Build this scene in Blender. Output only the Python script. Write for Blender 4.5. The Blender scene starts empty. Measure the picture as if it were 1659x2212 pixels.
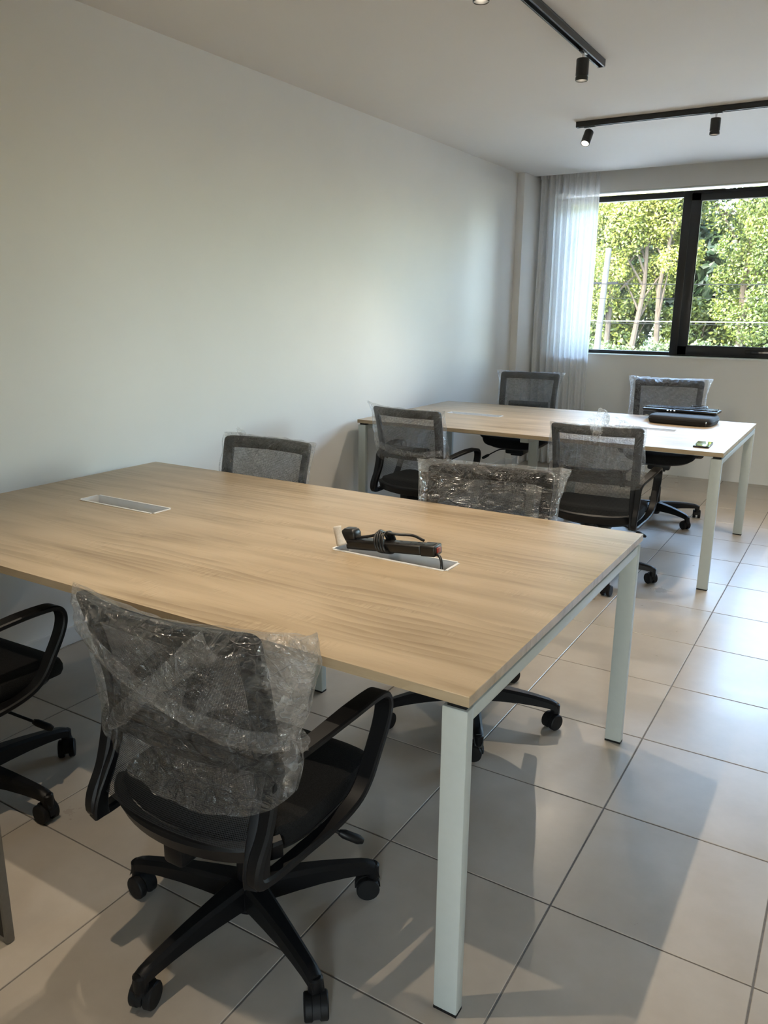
import bpy, bmesh, math, random
from mathutils import Vector, Matrix, noise

# ------------------------------------------------------------------ camera, world, lights, exposure
S = bpy.context.scene
COL = S.collection
PI = math.pi
CAM = Vector((0.5536, -1.2274, 1.4512)); YAW, PITCH, ROLL = -0.5447, -0.2526, 0.0089
fw = Vector((math.sin(YAW)*math.cos(PITCH), math.cos(YAW)*math.cos(PITCH), math.sin(PITCH)))
r0 = Vector((math.cos(YAW), -math.sin(YAW), 0)); u0 = r0.cross(fw)
rr = r0*math.cos(ROLL) + u0*math.sin(ROLL); uu = -r0*math.sin(ROLL) + u0*math.cos(ROLL)
cd = bpy.data.cameras.new('camera'); cam = bpy.data.objects.new('camera', cd); COL.objects.link(cam)
cd.sensor_fit = 'VERTICAL'; cd.sensor_height = 36.0; cd.sensor_width = 27.0
cd.lens = 36.0*1699.6/2212.0; cd.clip_start = 0.02; cd.clip_end = 300
m = Matrix((rr, uu, -fw)).transposed().to_4x4(); m.translation = CAM
cam.matrix_world = m
S.camera = cam
S.view_settings.view_transform = 'Standard'; S.view_settings.look = 'None'
S.view_settings.gamma = 1.0; S.view_settings.use_curve_mapping = False
S.view_settings.exposure = 0.80
S.cycles.use_denoising = True
S.cycles.max_bounces = 10; S.cycles.diffuse_bounces = 6; S.cycles.glossy_bounces = 4
S.cycles.transparent_max_bounces = 40; S.cycles.sample_clamp_indirect = 6.0
S.cycles.caustics_reflective = False; S.cycles.caustics_refractive = False

world = bpy.data.worlds.new('sky'); S.world = world; world.use_nodes = True
wn = world.node_tree; bg = wn.nodes['Background']
sky = wn.nodes.new('ShaderNodeTexSky'); sky.sky_type = 'NISHITA'; sky.sun_disc = False
sky.sun_elevation = math.radians(42); sky.sun_rotation = math.radians(200); sky.air_density = 1.0; sky.dust_density = 2.0
tint = wn.nodes.new('ShaderNodeMixRGB'); tint.blend_type = 'MULTIPLY'; tint.inputs['Fac'].default_value = 1.0; tint.inputs['Color2'].default_value = (1.0, 0.94, 0.87, 1)   # the photograph's white balance
wn.links.new(sky.outputs['Color'], tint.inputs['Color1']); wn.links.new(tint.outputs['Color'], bg.inputs['Color']); bg.inputs['Strength'].default_value = 6.2

def light(name, kind, loc, energy, color, parent=None, **kw):
    d = bpy.data.lights.new(name, kind); d.energy = energy; d.color = color
    o = bpy.data.objects.new(name, d); COL.objects.link(o); o.location = loc
    for k, v in kw.items(): setattr(d, k, v)
    if parent: o.parent = parent
    return o
sun = light('sun', 'SUN', (0, -4, 20), 2.2, (1.0, 0.93, 0.80), angle=0.01)
sun.rotation_euler = Vector((0.62, 0.78, -0.80)).to_track_quat('-Z', 'Y').to_euler()
# portals only steer the sky's light through the window and the added door
def portal(name, loc, sx, sy, toward):
    o = light(name, 'AREA', loc, 1.0, (1, 1, 1), shape='RECTANGLE', size=sx, size_y=sy)
    o.rotation_euler = Vector(toward).to_track_quat('-Z', 'Y').to_euler()
    o.data.cycles.is_portal = True
portal('far_window_portal', (0.2, 6.36, 1.77), 4.5, 1.4, (0, -1, 0))
portal('added_door_portal', (1.44, -3.16, 1.05), 0.48, 2.1, (0, 1, 0))
SPOT_W = 38.0; SPOT_C = (1.0, 0.85, 0.66)

# ------------------------------------------------------------------ materials
MATS = {}
def nmat(name):
    mt = bpy.data.materials.new(name); mt.use_nodes = True
    nt = mt.node_tree; b = nt.nodes['Principled BSDF']; MATS[name] = mt
    return mt, nt, b
def N(nt, typ, **kw):
    n = nt.nodes.new(typ)
    for k, v in kw.items():
        if k in n.inputs.keys(): n.inputs[k].default_value = v
        else: setattr(n, k, v)
    return n
def L(nt, a, b): nt.links.new(a, b)
def ramp(nt, fac, stops):
    n = nt.nodes.new('ShaderNodeValToRGB'); e = n.color_ramp.elements
    while len(e) < len(stops): e.new(0.5)
    for i, (p, c) in enumerate(stops): e[i].position = p; e[i].color = (*c, 1)
    L(nt, fac, n.inputs['Fac']); return n
def coords(nt, scale=(1, 1, 1), rot=(0, 0, 0), which='Object'):
    tc = nt.nodes.new('ShaderNodeTexCoord'); mp = nt.nodes.new('ShaderNodeMapping')
    mp.inputs['Scale'].default_value = scale; mp.inputs['Rotation'].default_value = rot
    L(nt, tc.outputs[which], mp.inputs['Vector']); return mp.outputs['Vector']
def bump(nt, b, height, strength=0.1, dist=0.01):
    n = N(nt, 'ShaderNodeBump'); n.inputs['Strength'].default_value = strength; n.inputs['Distance'].default_value = dist
    L(nt, height, n.inputs['Height']); L(nt, n.outputs['Normal'], b.inputs['Normal']); return n
def plain(name, col, rough=0.5, metal=0.0, noise_scale=60, var=0.06, bmp=0.0, spec=0.5):
    mt, nt, b = nmat(name)
    nz = N(nt, 'ShaderNodeTexNoise', Scale=noise_scale, Detail=4.0); L(nt, coords(nt), nz.inputs['Vector'])
    lo = tuple(c*(1-var) for c in col); hi = tuple(min(1, c*(1+var)) for c in col)
    rp = ramp(nt, nz.outputs['Fac'], [(0.3, lo), (0.7, hi)]); L(nt, rp.outputs['Color'], b.inputs['Base Color'])
    b.inputs['Roughness'].default_value = rough; b.inputs['Metallic'].default_value = metal
    b.inputs['Specular IOR Level'].default_value = spec
    if bmp: bump(nt, b, nz.outputs['Fac'], bmp, 0.002)
    return mt
plain('wall_paint', (0.80, 0.79, 0.765), 0.55, noise_scale=3, var=0.012, bmp=0.0)
plain('ceiling_paint', (0.74, 0.72, 0.69), 0.8, noise_scale=2, var=0.012)
plain('skirting_tile', (0.76, 0.76, 0.75), 0.35, noise_scale=8, var=0.02)
plain('grout', (0.16, 0.145, 0.13), 0.9, noise_scale=90, var=0.15)
plain('black_aluminium', (0.012, 0.013, 0.015), 0.32, noise_scale=200, var=0.1)
plain('white_sill', (0.82, 0.82, 0.82), 0.4, noise_scale=8, var=0.02)
plain('white_metal', (0.46, 0.495, 0.475), 0.38, noise_scale=40, var=0.02)
plain('tray_white', (0.80, 0.80, 0.80), 0.35, noise_scale=40, var=0.02)
plain('tray_grey', (0.20, 0.21, 0.225), 0.45, noise_scale=40, var=0.05)
plain('black_plastic', (0.0035, 0.0035, 0.0042), 0.45, noise_scale=250, var=0.15, bmp=0.03, spec=0.28)
plain('black_rubber', (0.0045, 0.0045, 0.005), 0.6, noise_scale=100, var=0.2, spec=0.3)
plain('chrome', (0.75, 0.75, 0.76), 0.15, metal=1.0, var=0.02)
plain('handle_black', (0.02, 0.021, 0.023), 0.18, noise_scale=100, var=0.1)
plain('track_black', (0.014, 0.015, 0.016), 0.38, noise_scale=100, var=0.1)
plain('cable_black', (0.010, 0.010, 0.010), 0.35, noise_scale=100, var=0.1)
plain('strip_plastic', (0.007, 0.006, 0.0055), 0.32, noise_scale=100, var=0.1)
plain('strip_slot', (0.003, 0.003, 0.003), 0.8)
plain('red_switch', (0.30, 0.035, 0.02), 0.3)
plain('paper_tag', (0.70, 0.66, 0.60), 0.7, noise_scale=150, var=0.08)
plain('tag_ink', (0.12, 0.11, 0.10), 0.8)
plain('sleeve_fabric', (0.0065, 0.0065, 0.0075), 0.75, noise_scale=600, var=0.4, bmp=0.2)
plain('zip_metal', (0.55, 0.55, 0.52), 0.3, metal=1.0)
plain('keyboard_black', (0.012, 0.013, 0.018), 0.28, noise_scale=200, var=0.1)
plain('key_black', (0.02, 0.023, 0.032), 0.22, noise_scale=200, var=0.1)
plain('phone_body', (0.008, 0.010, 0.022), 0.22)
plain('phone_glass', (0.004, 0.004, 0.005), 0.03)
plain('panel_black', (0.010, 0.010, 0.009), 0.5)
plain('panel_edge', (0.16, 0.14, 0.115), 0.6)
plain('bark', (0.026, 0.020, 0.014), 0.9, noise_scale=9, var=0.4, bmp=0.5)
plain('pole_concrete', (0.040, 0.041, 0.038), 0.9, noise_scale=6, var=0.15, spec=0.05)
plain('wire_grey', (0.006, 0.007, 0.008), 0.9, spec=0.05)
plain('wire_pale', (0.05, 0.053, 0.056), 0.8, spec=0.1)
plain('paving', (0.42, 0.41, 0.38), 0.9, noise_scale=2.0, var=0.15)  # made pale so the unseen street bounces daylight onto the ceiling
plain('earth', (0.045, 0.055, 0.025), 0.95, noise_scale=1.2, var=0.4)

def wood():
    mt, nt, b = nmat('oak_laminate')
    def mth(op, a, bb, c=None):
        n = N(nt, 'ShaderNodeMath', operation=op)
        for i, x in enumerate((a, bb, c)):
            if x is None: continue
            if isinstance(x, (int, float)): n.inputs[i].default_value = x
            else: L(nt, x, n.inputs[i])
        return n.outputs[0]
    # broad boards of slightly different tone
    n1 = N(nt, 'ShaderNodeTexNoise', Scale=2.0, Detail=6.0, Roughness=0.55, Distortion=0.4); L(nt, coords(nt, (0.7, 6.0, 6.0)), n1.inputs['Vector'])
    # growth rings cut into long cathedral arches
    w = N(nt, 'ShaderNodeTexWave', wave_type='BANDS', bands_direction='Y', wave_profile='SAW')
    w.inputs['Scale'].default_value = 5.5; w.inputs['Distortion'].default_value = 13.0; w.inputs['Detail'].default_value = 3.0
    w.inputs['Detail Scale'].default_value = 0.55; w.inputs['Detail Roughness'].default_value = 0.45
    L(nt, coords(nt, (0.42, 1.9, 1.9)), w.inputs['Vector'])
    nm = N(nt, 'ShaderNodeTexNoise', Scale=2.3, Detail=3.0); L(nt, coords(nt, (0.8, 2.4, 2.4)), nm.inputs['Vector'])
    mask = ramp(nt, nm.outputs['Fac'], [(0.44, (0.0,)*3), (0.62, (1.0,)*3)]).outputs['Color']
    # fine pores
    n2 = N(nt, 'ShaderNodeTexNoise', Scale=1.0, Detail=4.0, Roughness=0.7); L(nt, coords(nt, (14.0, 330.0, 330.0)), n2.inputs['Vector'])
    pores = ramp(nt, n2.outputs['Fac'], [(0.34, (1.0,)*3), (0.46, (0.0,)*3)]).outputs['Color']
    # pale saw marks across the grain, in patches
    n4 = N(nt, 'ShaderNodeTexNoise', Scale=1.0, Detail=2.0); L(nt, coords(nt, (230.0, 26.0, 26.0)), n4.inputs['Vector'])
    n5 = N(nt, 'ShaderNodeTexNoise', Scale=4.0, Detail=3.0); L(nt, coords(nt, (1.2, 3.0, 3.0)), n5.inputs['Vector'])
    sawm = ramp(nt, n5.outputs['Fac'], [(0.56, (0.0,)*3), (0.66, (1.0,)*3)]).outputs['Color']
    saw = mth('MULTIPLY', sawm, mth('SUBTRACT', n4.outputs['Fac'], 0.48))
    f = mth('MULTIPLY_ADD', n1.outputs['Fac'], 0.75, 0.14)
    f = mth('SUBTRACT', f, mth('MULTIPLY', mth('MULTIPLY', w.outputs['Fac'], mask), 0.19))
    f = mth('SUBTRACT', f, mth('MULTIPLY', pores, 0.055))
    f = mth('ADD', f, mth('MULTIPLY', saw, 0.55))
    rp = ramp(nt, f, [(0.22, (0.255, 0.182, 0.106)), (0.40, (0.36, 0.272, 0.170)), (0.55, (0.445, 0.344, 0.225)), (0.74, (0.505, 0.399, 0.272))])
    L(nt, rp.outputs['Color'], b.inputs['Base Color'])
    b.inputs['Roughness'].default_value = 0.36; b.inputs['Specular IOR Level'].default_value = 0.45
    bump(nt, b, f, 0.05, 0.002)
wood()
def tile():
    mt, nt, b = nmat('floor_tile')
    tc = nt.nodes.new('ShaderNodeTexCoord'); oi = nt.nodes.new('ShaderNodeObjectInfo')
    ad = N(nt, 'ShaderNodeVectorMath', operation='ADD'); sc = N(nt, 'ShaderNodeVectorMath', operation='SCALE')
    L(nt, oi.outputs['Location'], sc.inputs[0]); sc.inputs['Scale'].default_value = 3.7
    L(nt, tc.outputs['Object'], ad.inputs[0]); L(nt, sc.outputs[0], ad.inputs[1])
    n1 = N(nt, 'ShaderNodeTexNoise', Scale=5.0, Detail=6.0, Roughness=0.62); L(nt, ad.outputs[0], n1.inputs['Vector'])
    n2 = N(nt, 'ShaderNodeTexNoise', Scale=110.0, Detail=3.0); L(nt, ad.outputs[0], n2.inputs['Vector'])
    rp = ramp(nt, n1.outputs['Fac'], [(0.28, (0.395, 0.345, 0.285)), (0.5, (0.435, 0.383, 0.318)), (0.72, (0.475, 0.423, 0.358))])
    mx = N(nt, 'ShaderNodeMixRGB', blend_type='MULTIPLY'); mx.inputs['Fac'].default_value = 1.0
    r2 = ramp(nt, oi.outputs['Random'], [(0.0, (0.94, 0.94, 0.94)), (1.0, (1.0, 1.0, 1.0))])
    L(nt, rp.outputs['Color'], mx.inputs['Color1']); L(nt, r2.outputs['Color'], mx.inputs['Color2'])
    L(nt, mx.outputs['Color'], b.inputs['Base Color'])
    rr_ = ramp(nt, n1.outputs['Fac'], [(0.3, (0.27,)*3), (0.7, (0.36,)*3)])
    L(nt, rr_.outputs['Color'], b.inputs['Roughness'])
    bump(nt, b, n2.outputs['Fac'], 0.02, 0.002)
tile()
def fabric():
    mt, nt, b = nmat('seat_fabric')
    ck = N(nt, 'ShaderNodeTexNoise', Scale=420.0, Detail=2.0); L(nt, coords(nt), ck.inputs['Vector'])
    rp = ramp(nt, ck.outputs['Fac'], [(0.35, (0.004, 0.004, 0.004)), (0.65, (0.012, 0.012, 0.012))])
    L(nt, rp.outputs['Color'], b.inputs['Base Color']); b.inputs['Roughness'].default_value = 0.9
    b.inputs['Specular IOR Level'].default_value = 0.2
    bump(nt, b, ck.outputs['Fac'], 0.35, 0.002)
fabric()
def netting():
    mt, nt, b = nmat('mesh_net')
    b.inputs['Base Color'].default_value = (0.012, 0.012, 0.013, 1); b.inputs['Roughness'].default_value = 0.6
    tc = nt.nodes.new('ShaderNodeTexCoord'); sp = N(nt, 'ShaderNodeSeparateXYZ'); L(nt, tc.outputs['UV'], sp.inputs[0])
    outs = []
    for ax, f in (('X', 95.0), ('Y', 95.0)):
        a = N(nt, 'ShaderNodeMath', operation='MULTIPLY'); L(nt, sp.outputs[ax], a.inputs[0]); a.inputs[1].default_value = f
        fr = N(nt, 'ShaderNodeMath', operation='FRACT'); L(nt, a.outputs[0], fr.inputs[0])
        g = N(nt, 'ShaderNodeMath', operation='GREATER_THAN'); L(nt, fr.outputs[0], g.inputs[0]); g.inputs[1].default_value = 0.35
        outs.append(g)
    mu = N(nt, 'ShaderNodeMath', operation='MULTIPLY'); L(nt, outs[0].outputs[0], mu.inputs[0]); L(nt, outs[1].outputs[0], mu.inputs[1])
    tr = N(nt, 'ShaderNodeBsdfTransparent'); mx = N(nt, 'ShaderNodeMixShader')
    L(nt, mu.outputs[0], mx.inputs[0]); L(nt, b.outputs[0], mx.inputs[1]); L(nt, tr.outputs[0], mx.inputs[2])
    L(nt, mx.outputs[0], nt.nodes['Material Output'].inputs['Surface'])
netting()
def film(name, lo, hi, cr, bd=0.012, vsc=34.0, rg=0.17):
    # thin polythene: mostly clear, a milky scatter, and a sharp skin reflection
    mt, nt, b = nmat(name)
    nt.nodes.remove(b)
    v = coords(nt)
    n1 = N(nt, 'ShaderNodeTexNoise', Scale=16.0, Detail=5.0, Roughness=0.6, Distortion=1.2); L(nt, v, n1.inputs['Vector'])
    n2 = N(nt, 'ShaderNodeTexVoronoi', Scale=vsc, feature='DISTANCE_TO_EDGE')
    ds = N(nt, 'ShaderNodeTexNoise', Scale=12.0, Detail=2.0); L(nt, v, ds.inputs['Vector'])
    ad = N(nt, 'ShaderNodeVectorMath', operation='ADD'); s2 = N(nt, 'ShaderNodeVectorMath', operation='SCALE'); s2.inputs['Scale'].default_value = 0.12
    L(nt, ds.outputs['Color'], s2.inputs[0]); L(nt, v, ad.inputs[0]); L(nt, s2.outputs[0], ad.inputs[1]); L(nt, ad.outputs[0], n2.inputs['Vector'])
    h = N(nt, 'ShaderNodeMath', operation='ADD'); L(nt, n1.outputs['Fac'], h.inputs[0]); L(nt, n2.outputs['Distance'], h.inputs[1])
    bp = N(nt, 'ShaderNodeBump'); bp.inputs['Strength'].default_value = 0.9; bp.inputs['Distance'].default_value = bd; L(nt, h.outputs[0], bp.inputs['Height'])
    df = N(nt, 'ShaderNodeBsdfDiffuse'); df.inputs['Color'].default_value = (0.93, 0.94, 0.95, 1); L(nt, bp.outputs['Normal'], df.inputs['Normal'])
    tl = N(nt, 'ShaderNodeBsdfTranslucent'); tl.inputs['Color'].default_value = (0.93, 0.94, 0.95, 1); L(nt, bp.outputs['Normal'], tl.inputs['Normal'])
    m1 = N(nt, 'ShaderNodeMixShader'); m1.inputs[0].default_value = 0.62; L(nt, df.outputs[0], m1.inputs[1]); L(nt, tl.outputs[0], m1.inputs[2])
    tr = N(nt, 'ShaderNodeBsdfTransparent'); tr.inputs['Color'].default_value = (0.985, 0.985, 0.985, 1)
    n3 = N(nt, 'ShaderNodeTexNoise', Scale=9.0, Detail=3.0, Distortion=1.5); L(nt, coords(nt, (1.0, 1.0, 0.55), (0.0, 0.7, 0.0)), n3.inputs['Vector'])
    n6 = N(nt, 'ShaderNodeTexNoise', Scale=13.0, Detail=3.0, Distortion=2.0); L(nt, coords(nt, (0.5, 1.0, 1.3), (0.0, -0.6, 0.0)), n6.inputs['Vector'])
    def crease(o):
        a = N(nt, 'ShaderNodeMath', operation='SUBTRACT'); L(nt, o, a.inputs[0]); a.inputs[1].default_value = 0.5
        b_ = N(nt, 'ShaderNodeMath', operation='ABSOLUTE'); L(nt, a.outputs[0], b_.inputs[0])
        return ramp(nt, b_.outputs[0], [(0.0, (1.0,)*3), (0.010, (0.40,)*3), (0.032, (0.0,)*3)])
    c1, c2 = crease(n3.outputs['Fac']), crease(n6.outputs['Fac'])
    mxx = N(nt, 'ShaderNodeMath', operation='MAXIMUM'); L(nt, c1.outputs['Color'], mxx.inputs[0]); L(nt, c2.outputs['Color'], mxx.inputs[1])
    base_h = ramp(nt, n1.outputs['Fac'], [(0.40, (lo,)*3), (0.75, (hi,)*3)])
    mul_ = N(nt, 'ShaderNodeMath', operation='MULTIPLY'); L(nt, mxx.outputs[0], mul_.inputs[0]); mul_.inputs[1].default_value = cr
    rp = N(nt, 'ShaderNodeMixRGB', blend_type='ADD'); rp.inputs['Fac'].default_value = 1.0; L(nt, base_h.outputs['Color'], rp.inputs['Color1']); L(nt, mul_.outputs[0], rp.inputs['Color2'])
    h2 = N(nt, 'ShaderNodeMath', operation='MULTIPLY_ADD'); L(nt, mxx.outputs[0], h2.inputs[0]); h2.inputs[1].default_value = 0.35; L(nt, h.outputs[0], h2.inputs[2]); L(nt, h2.outputs[0], bp.inputs['Height'])
    m2 = N(nt, 'ShaderNodeMixShader'); L(nt, rp.outputs['Color'], m2.inputs[0]); L(nt, tr.outputs[0], m2.inputs[1]); L(nt, m1.outputs[0], m2.inputs[2])
    gl = N(nt, 'ShaderNodeBsdfGlossy'); gl.inputs['Roughness'].default_value = rg; L(nt, bp.outputs['Normal'], gl.inputs['Normal'])
    fr = N(nt, 'ShaderNodeFresnel'); fr.inputs['IOR'].default_value = 1.85; L(nt, bp.outputs['Normal'], fr.inputs['Normal'])
    mn = N(nt, 'ShaderNodeMath', operation='MINIMUM'); L(nt, fr.outputs[0], mn.inputs[0]); mn.inputs[1].default_value = 0.30
    m3 = N(nt, 'ShaderNodeMixShader'); L(nt, mn.outputs[0], m3.inputs[0]); L(nt, m2.outputs[0], m3.inputs[1]); L(nt, gl.outputs[0], m3.inputs[2])
    L(nt, m3.outputs[0], nt.nodes['Material Output'].inputs['Surface'])
film('polythene_film', 0.010, 0.045, 0.20)
film('polythene_crisp', 0.010, 0.040, 0.16, 0.085, 17.0, 0.27)
film('polythene_milky', 0.022, 0.11, 0.24, 0.040, 22.0, 0.22)
film('polythene_fold', 0.10, 0.30, 0.25)
def glass():
    mt, nt, b = nmat('window_glass'); nt.nodes.remove(b)
    tr = N(nt, 'ShaderNodeBsdfTransparent'); tr.inputs['Color'].default_value = (0.93, 0.96, 0.95, 1)
    gl = N(nt, 'ShaderNodeBsdfGlossy'); gl.inputs['Roughness'].default_value = 0.02
    nz = N(nt, 'ShaderNodeTexNoise', Scale=2.0, Detail=2.0); L(nt, coords(nt), nz.inputs['Vector'])
    fr = N(nt, 'ShaderNodeFresnel'); fr.inputs['IOR'].default_value = 1.45
    df = N(nt, 'ShaderNodeBsdfDiffuse'); df.inputs['Color'].default_value = (0.8, 0.85, 0.9, 1)
    rp = ramp(nt, nz.outputs['Fac'], [(0.3, (0.03,)*3), (0.8, (0.07,)*3)])     # dust on the pane, thickened to paint in the bright outdoor haze
    m0 = N(nt, 'ShaderNodeMixShader'); L(nt, rp.outputs['Color'], m0.inputs[0]); L(nt, tr.outputs[0], m0.inputs[1]); L(nt, df.outputs[0], m0.inputs[2])
    mx = N(nt, 'ShaderNodeMixShader'); L(nt, fr.outputs[0], mx.inputs[0]); L(nt, m0.outputs[0], mx.inputs[1]); L(nt, gl.outputs[0], mx.inputs[2])
    L(nt, mx.outputs[0], nt.nodes['Material Output'].inputs['Surface'])
glass()
def sheer():
    mt, nt, b = nmat('sheer_voile'); nt.nodes.remove(b)
    nz = N(nt, 'ShaderNodeTexNoise', Scale=300.0, Detail=2.0); L(nt, coords(nt, (1, 1, 0.15)), nz.inputs['Vector'])
    rp = ramp(nt, nz.outputs['Fac'], [(0.3, (0.86,)*3), (0.7, (0.95,)*3)])
    df = N(nt, 'ShaderNodeBsdfDiffuse'); df.inputs['Color'].default_value = (0.90, 0.90, 0.90, 1)
    tl = N(nt, 'ShaderNodeBsdfTranslucent'); tl.inputs['Color'].default_value = (0.90, 0.90, 0.90, 1)
    m1 = N(nt, 'ShaderNodeMixShader'); m1.inputs[0].default_value = 0.47; L(nt, df.outputs[0], m1.inputs[1]); L(nt, tl.outputs[0], m1.inputs[2])
    tr = N(nt, 'ShaderNodeBsdfTransparent')
    m2 = N(nt, 'ShaderNodeMixShader'); L(nt, rp.outputs['Color'], m2.inputs[0]); L(nt, tr.outputs[0], m2.inputs[1]); L(nt, m1.outputs[0], m2.inputs[2])
    L(nt, m2.outputs[0], nt.nodes['Material Output'].inputs['Surface'])
sheer()
def leafmat(name, stops):
    mt, nt, b = nmat(name)
    at = N(nt, 'ShaderNodeAttribute', attribute_name='leaf_tone')
    rp = ramp(nt, at.outputs['Fac'], stops)
    L(nt, rp.outputs['Color'], b.inputs['Base Color']); b.inputs['Roughness'].default_value = 0.38
    tl = N(nt, 'ShaderNodeBsdfTranslucent'); L(nt, rp.outputs['Color'], tl.inputs['Color'])
    mx = N(nt, 'ShaderNodeMixShader'); mx.inputs[0].default_value = 0.42
    L(nt, b.outputs[0], mx.inputs[1]); L(nt, tl.outputs[0], mx.inputs[2])
    L(nt, mx.outputs[0], nt.nodes['Material Output'].inputs['Surface'])
leafmat('leaf_bright', [(0.0, (0.035, 0.058, 0.010)), (0.5, (0.095, 0.118, 0.020)), (1.0, (0.23, 0.235, 0.045))])
leafmat('leaf_mid', [(0.0, (0.022, 0.040, 0.009)), (0.6, (0.066, 0.095, 0.018)), (1.0, (0.17, 0.195, 0.035))])
leafmat('leaf_dark', [(0.0, (0.012, 0.030, 0.016)), (1.0, (0.05, 0.085, 0.035))])
leafmat('leaf_pale', [(0.0, (0.025, 0.042, 0.016)), (1.0, (0.085, 0.115, 0.05))])
def emit(name, col, st):
    mt, nt, b = nmat(name)
    b.inputs['Base Color'].default_value = (0.8, 0.8, 0.8, 1)
    b.inputs['Emission Color'].default_value = (*col, 1); b.inputs['Emission Strength'].default_value = st
emit('lamp_glow', (1.0, 0.86, 0.66), 40.0)
emit('indicator_led', (0.8, 0.95, 1.0), 1.5)

# ------------------------------------------------------------------ mesh helpers
def mesh(name, verts, faces, mat, smooth=False, uv=None):
    me = bpy.data.meshes.new(name); me.from_pydata([tuple(v) for v in verts], [], faces); me.update()
    me.materials.append(MATS[mat])
    if smooth: me.polygons.foreach_set('use_smooth', [True]*len(me.polygons))
    if uv:
        l = me.uv_layers.new(name='UVMap')
        for lp in me.loops: l.data[lp.index].uv = uv[lp.vertex_index]
    return me
def bm_mesh(name, bm, mat, smooth=False):
    me = bpy.data.meshes.new(name); bmesh.ops.recalc_face_normals(bm, faces=bm.faces[:]); bm.to_mesh(me); bm.free()
    me.materials.append(MATS[mat])
    if smooth:
        me.polygons.foreach_set('use_smooth', [True]*len(me.polygons))
        try: me.set_sharp_from_angle(angle=math.radians(40))
        except Exception: pass
    return me
def link(name, me, parent=None, loc=None, rot=None):
    o = bpy.data.objects.new(name, me); COL.objects.link(o)
    if parent: o.parent = parent
    if loc is not None: o.location = loc
    if rot is not None: o.rotation_euler = rot
    return o
def tag(o, label=None, cat=None, group=None, kind=None):
    if label: o['label'] = label
    if cat: o['category'] = cat
    if group: o['group'] = group
    if kind: o['kind'] = kind
    return o
def empty(name, loc, rz=0):
    o = link(name, None, None, loc, (0, 0, rz)); o.empty_display_size = 0.1; return o
def add_box(bm, x0, x1, y0, y1, z0, z1, bev=0.0, seg=2, mtx=None):
    vs = [bm.verts.new((x, y, z)) for x in (x0, x1) for y in (y0, y1) for z in (z0, z1)]
    q = [(0, 1, 3, 2), (4, 6, 7, 5), (0, 4, 5, 1), (2, 3, 7, 6), (0, 2, 6, 4), (1, 5, 7, 3)]
    fs = [bm.faces.new([vs[i] for i in f]) for f in q]
    if mtx is not None: bmesh.ops.transform(bm, matrix=mtx, verts=vs)
    if bev > 0:
        es = list({e for f in fs for e in f.edges})
        bmesh.ops.bevel(bm, geom=es, offset=bev, segments=seg, affect='EDGES', profile=0.5)
def box_me(name, mat, *a, bev=0.0, seg=2, smooth=None):
    bm = bmesh.new(); add_box(bm, *a, bev=bev, seg=seg)
    return bm_mesh(name, bm, mat, smooth if smooth is not None else bev > 0)
def lathe(bm, prof, n=24, mtx=None, close=True):
    rings = []
    for (r, z) in prof:
        rings.append([bm.verts.new((r*math.cos(2*PI*i/n), r*math.sin(2*PI*i/n), z)) for i in range(n)])
    allv = [v for rg in rings for v in rg]
    for a, b in zip(rings, rings[1:]):
        for i in range(n): bm.faces.new((a[i], a[(i+1) % n], b[(i+1) % n], b[i]))
    if close: bm.faces.new(rings[0][::-1]); bm.faces.new(rings[-1])
    if mtx is not None: bmesh.ops.transform(bm, matrix=mtx, verts=allv)
def smooth_path(pts, sub=4, closed=False):
    P = [Vector(p) for p in pts]; n = len(P); out = []
    rng = range(n if closed else n-1)
    for i in rng:
        p1, p2 = P[i], P[(i+1) % n]
        p0 = P[(i-1) % n] if (closed or i > 0) else p1*2-p2
        p3 = P[(i+2) % n] if (closed or i+2 < n) else p2*2-p1
        for k in range(sub):
            t = k/sub
            out.append(0.5*((2*p1)+(p2-p0)*t+(2*p0-5*p1+4*p2-p3)*t*t+(3*p1-p0-3*p2+p3)*t**3))
    if not closed: out.append(P[-1].copy())
    return out
def tube(bm, pts, r, n=8, closed=False, caps=True):
    P = [Vector(p) for p in pts]; m_ = len(P); rings = []
    up = Vector((0, 0, 1)); prev = None
    for i, p in enumerate(P):
        a = P[(i-1) % m_] if (closed or i > 0) else p
        b = P[(i+1) % m_] if (closed or i < m_-1) else p
        t = (b-a).normalized()
        if prev is None:
            s = t.cross(up)
            if s.length < 1e-3: s = t.cross(Vector((1, 0, 0)))
        else: s = prev - t*prev.dot(t)
        s.normalize(); prev = s; q = t.cross(s)
        rad = r[i] if isinstance(r, (list, tuple)) else r
        rings.append([bm.verts.new(p + (s*math.cos(2*PI*k/n) + q*math.sin(2*PI*k/n))*rad) for k in range(n)])
    rng = range(m_ if closed else m_-1)
    for i in rng:
        A, B = rings[i], rings[(i+1) % m_]
        for k in range(n): bm.faces.new((A[k], A[(k+1) % n], B[(k+1) % n], B[k]))
    if caps and not closed: bm.faces.new(rings[0][::-1]); bm.faces.new(rings[-1])
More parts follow.
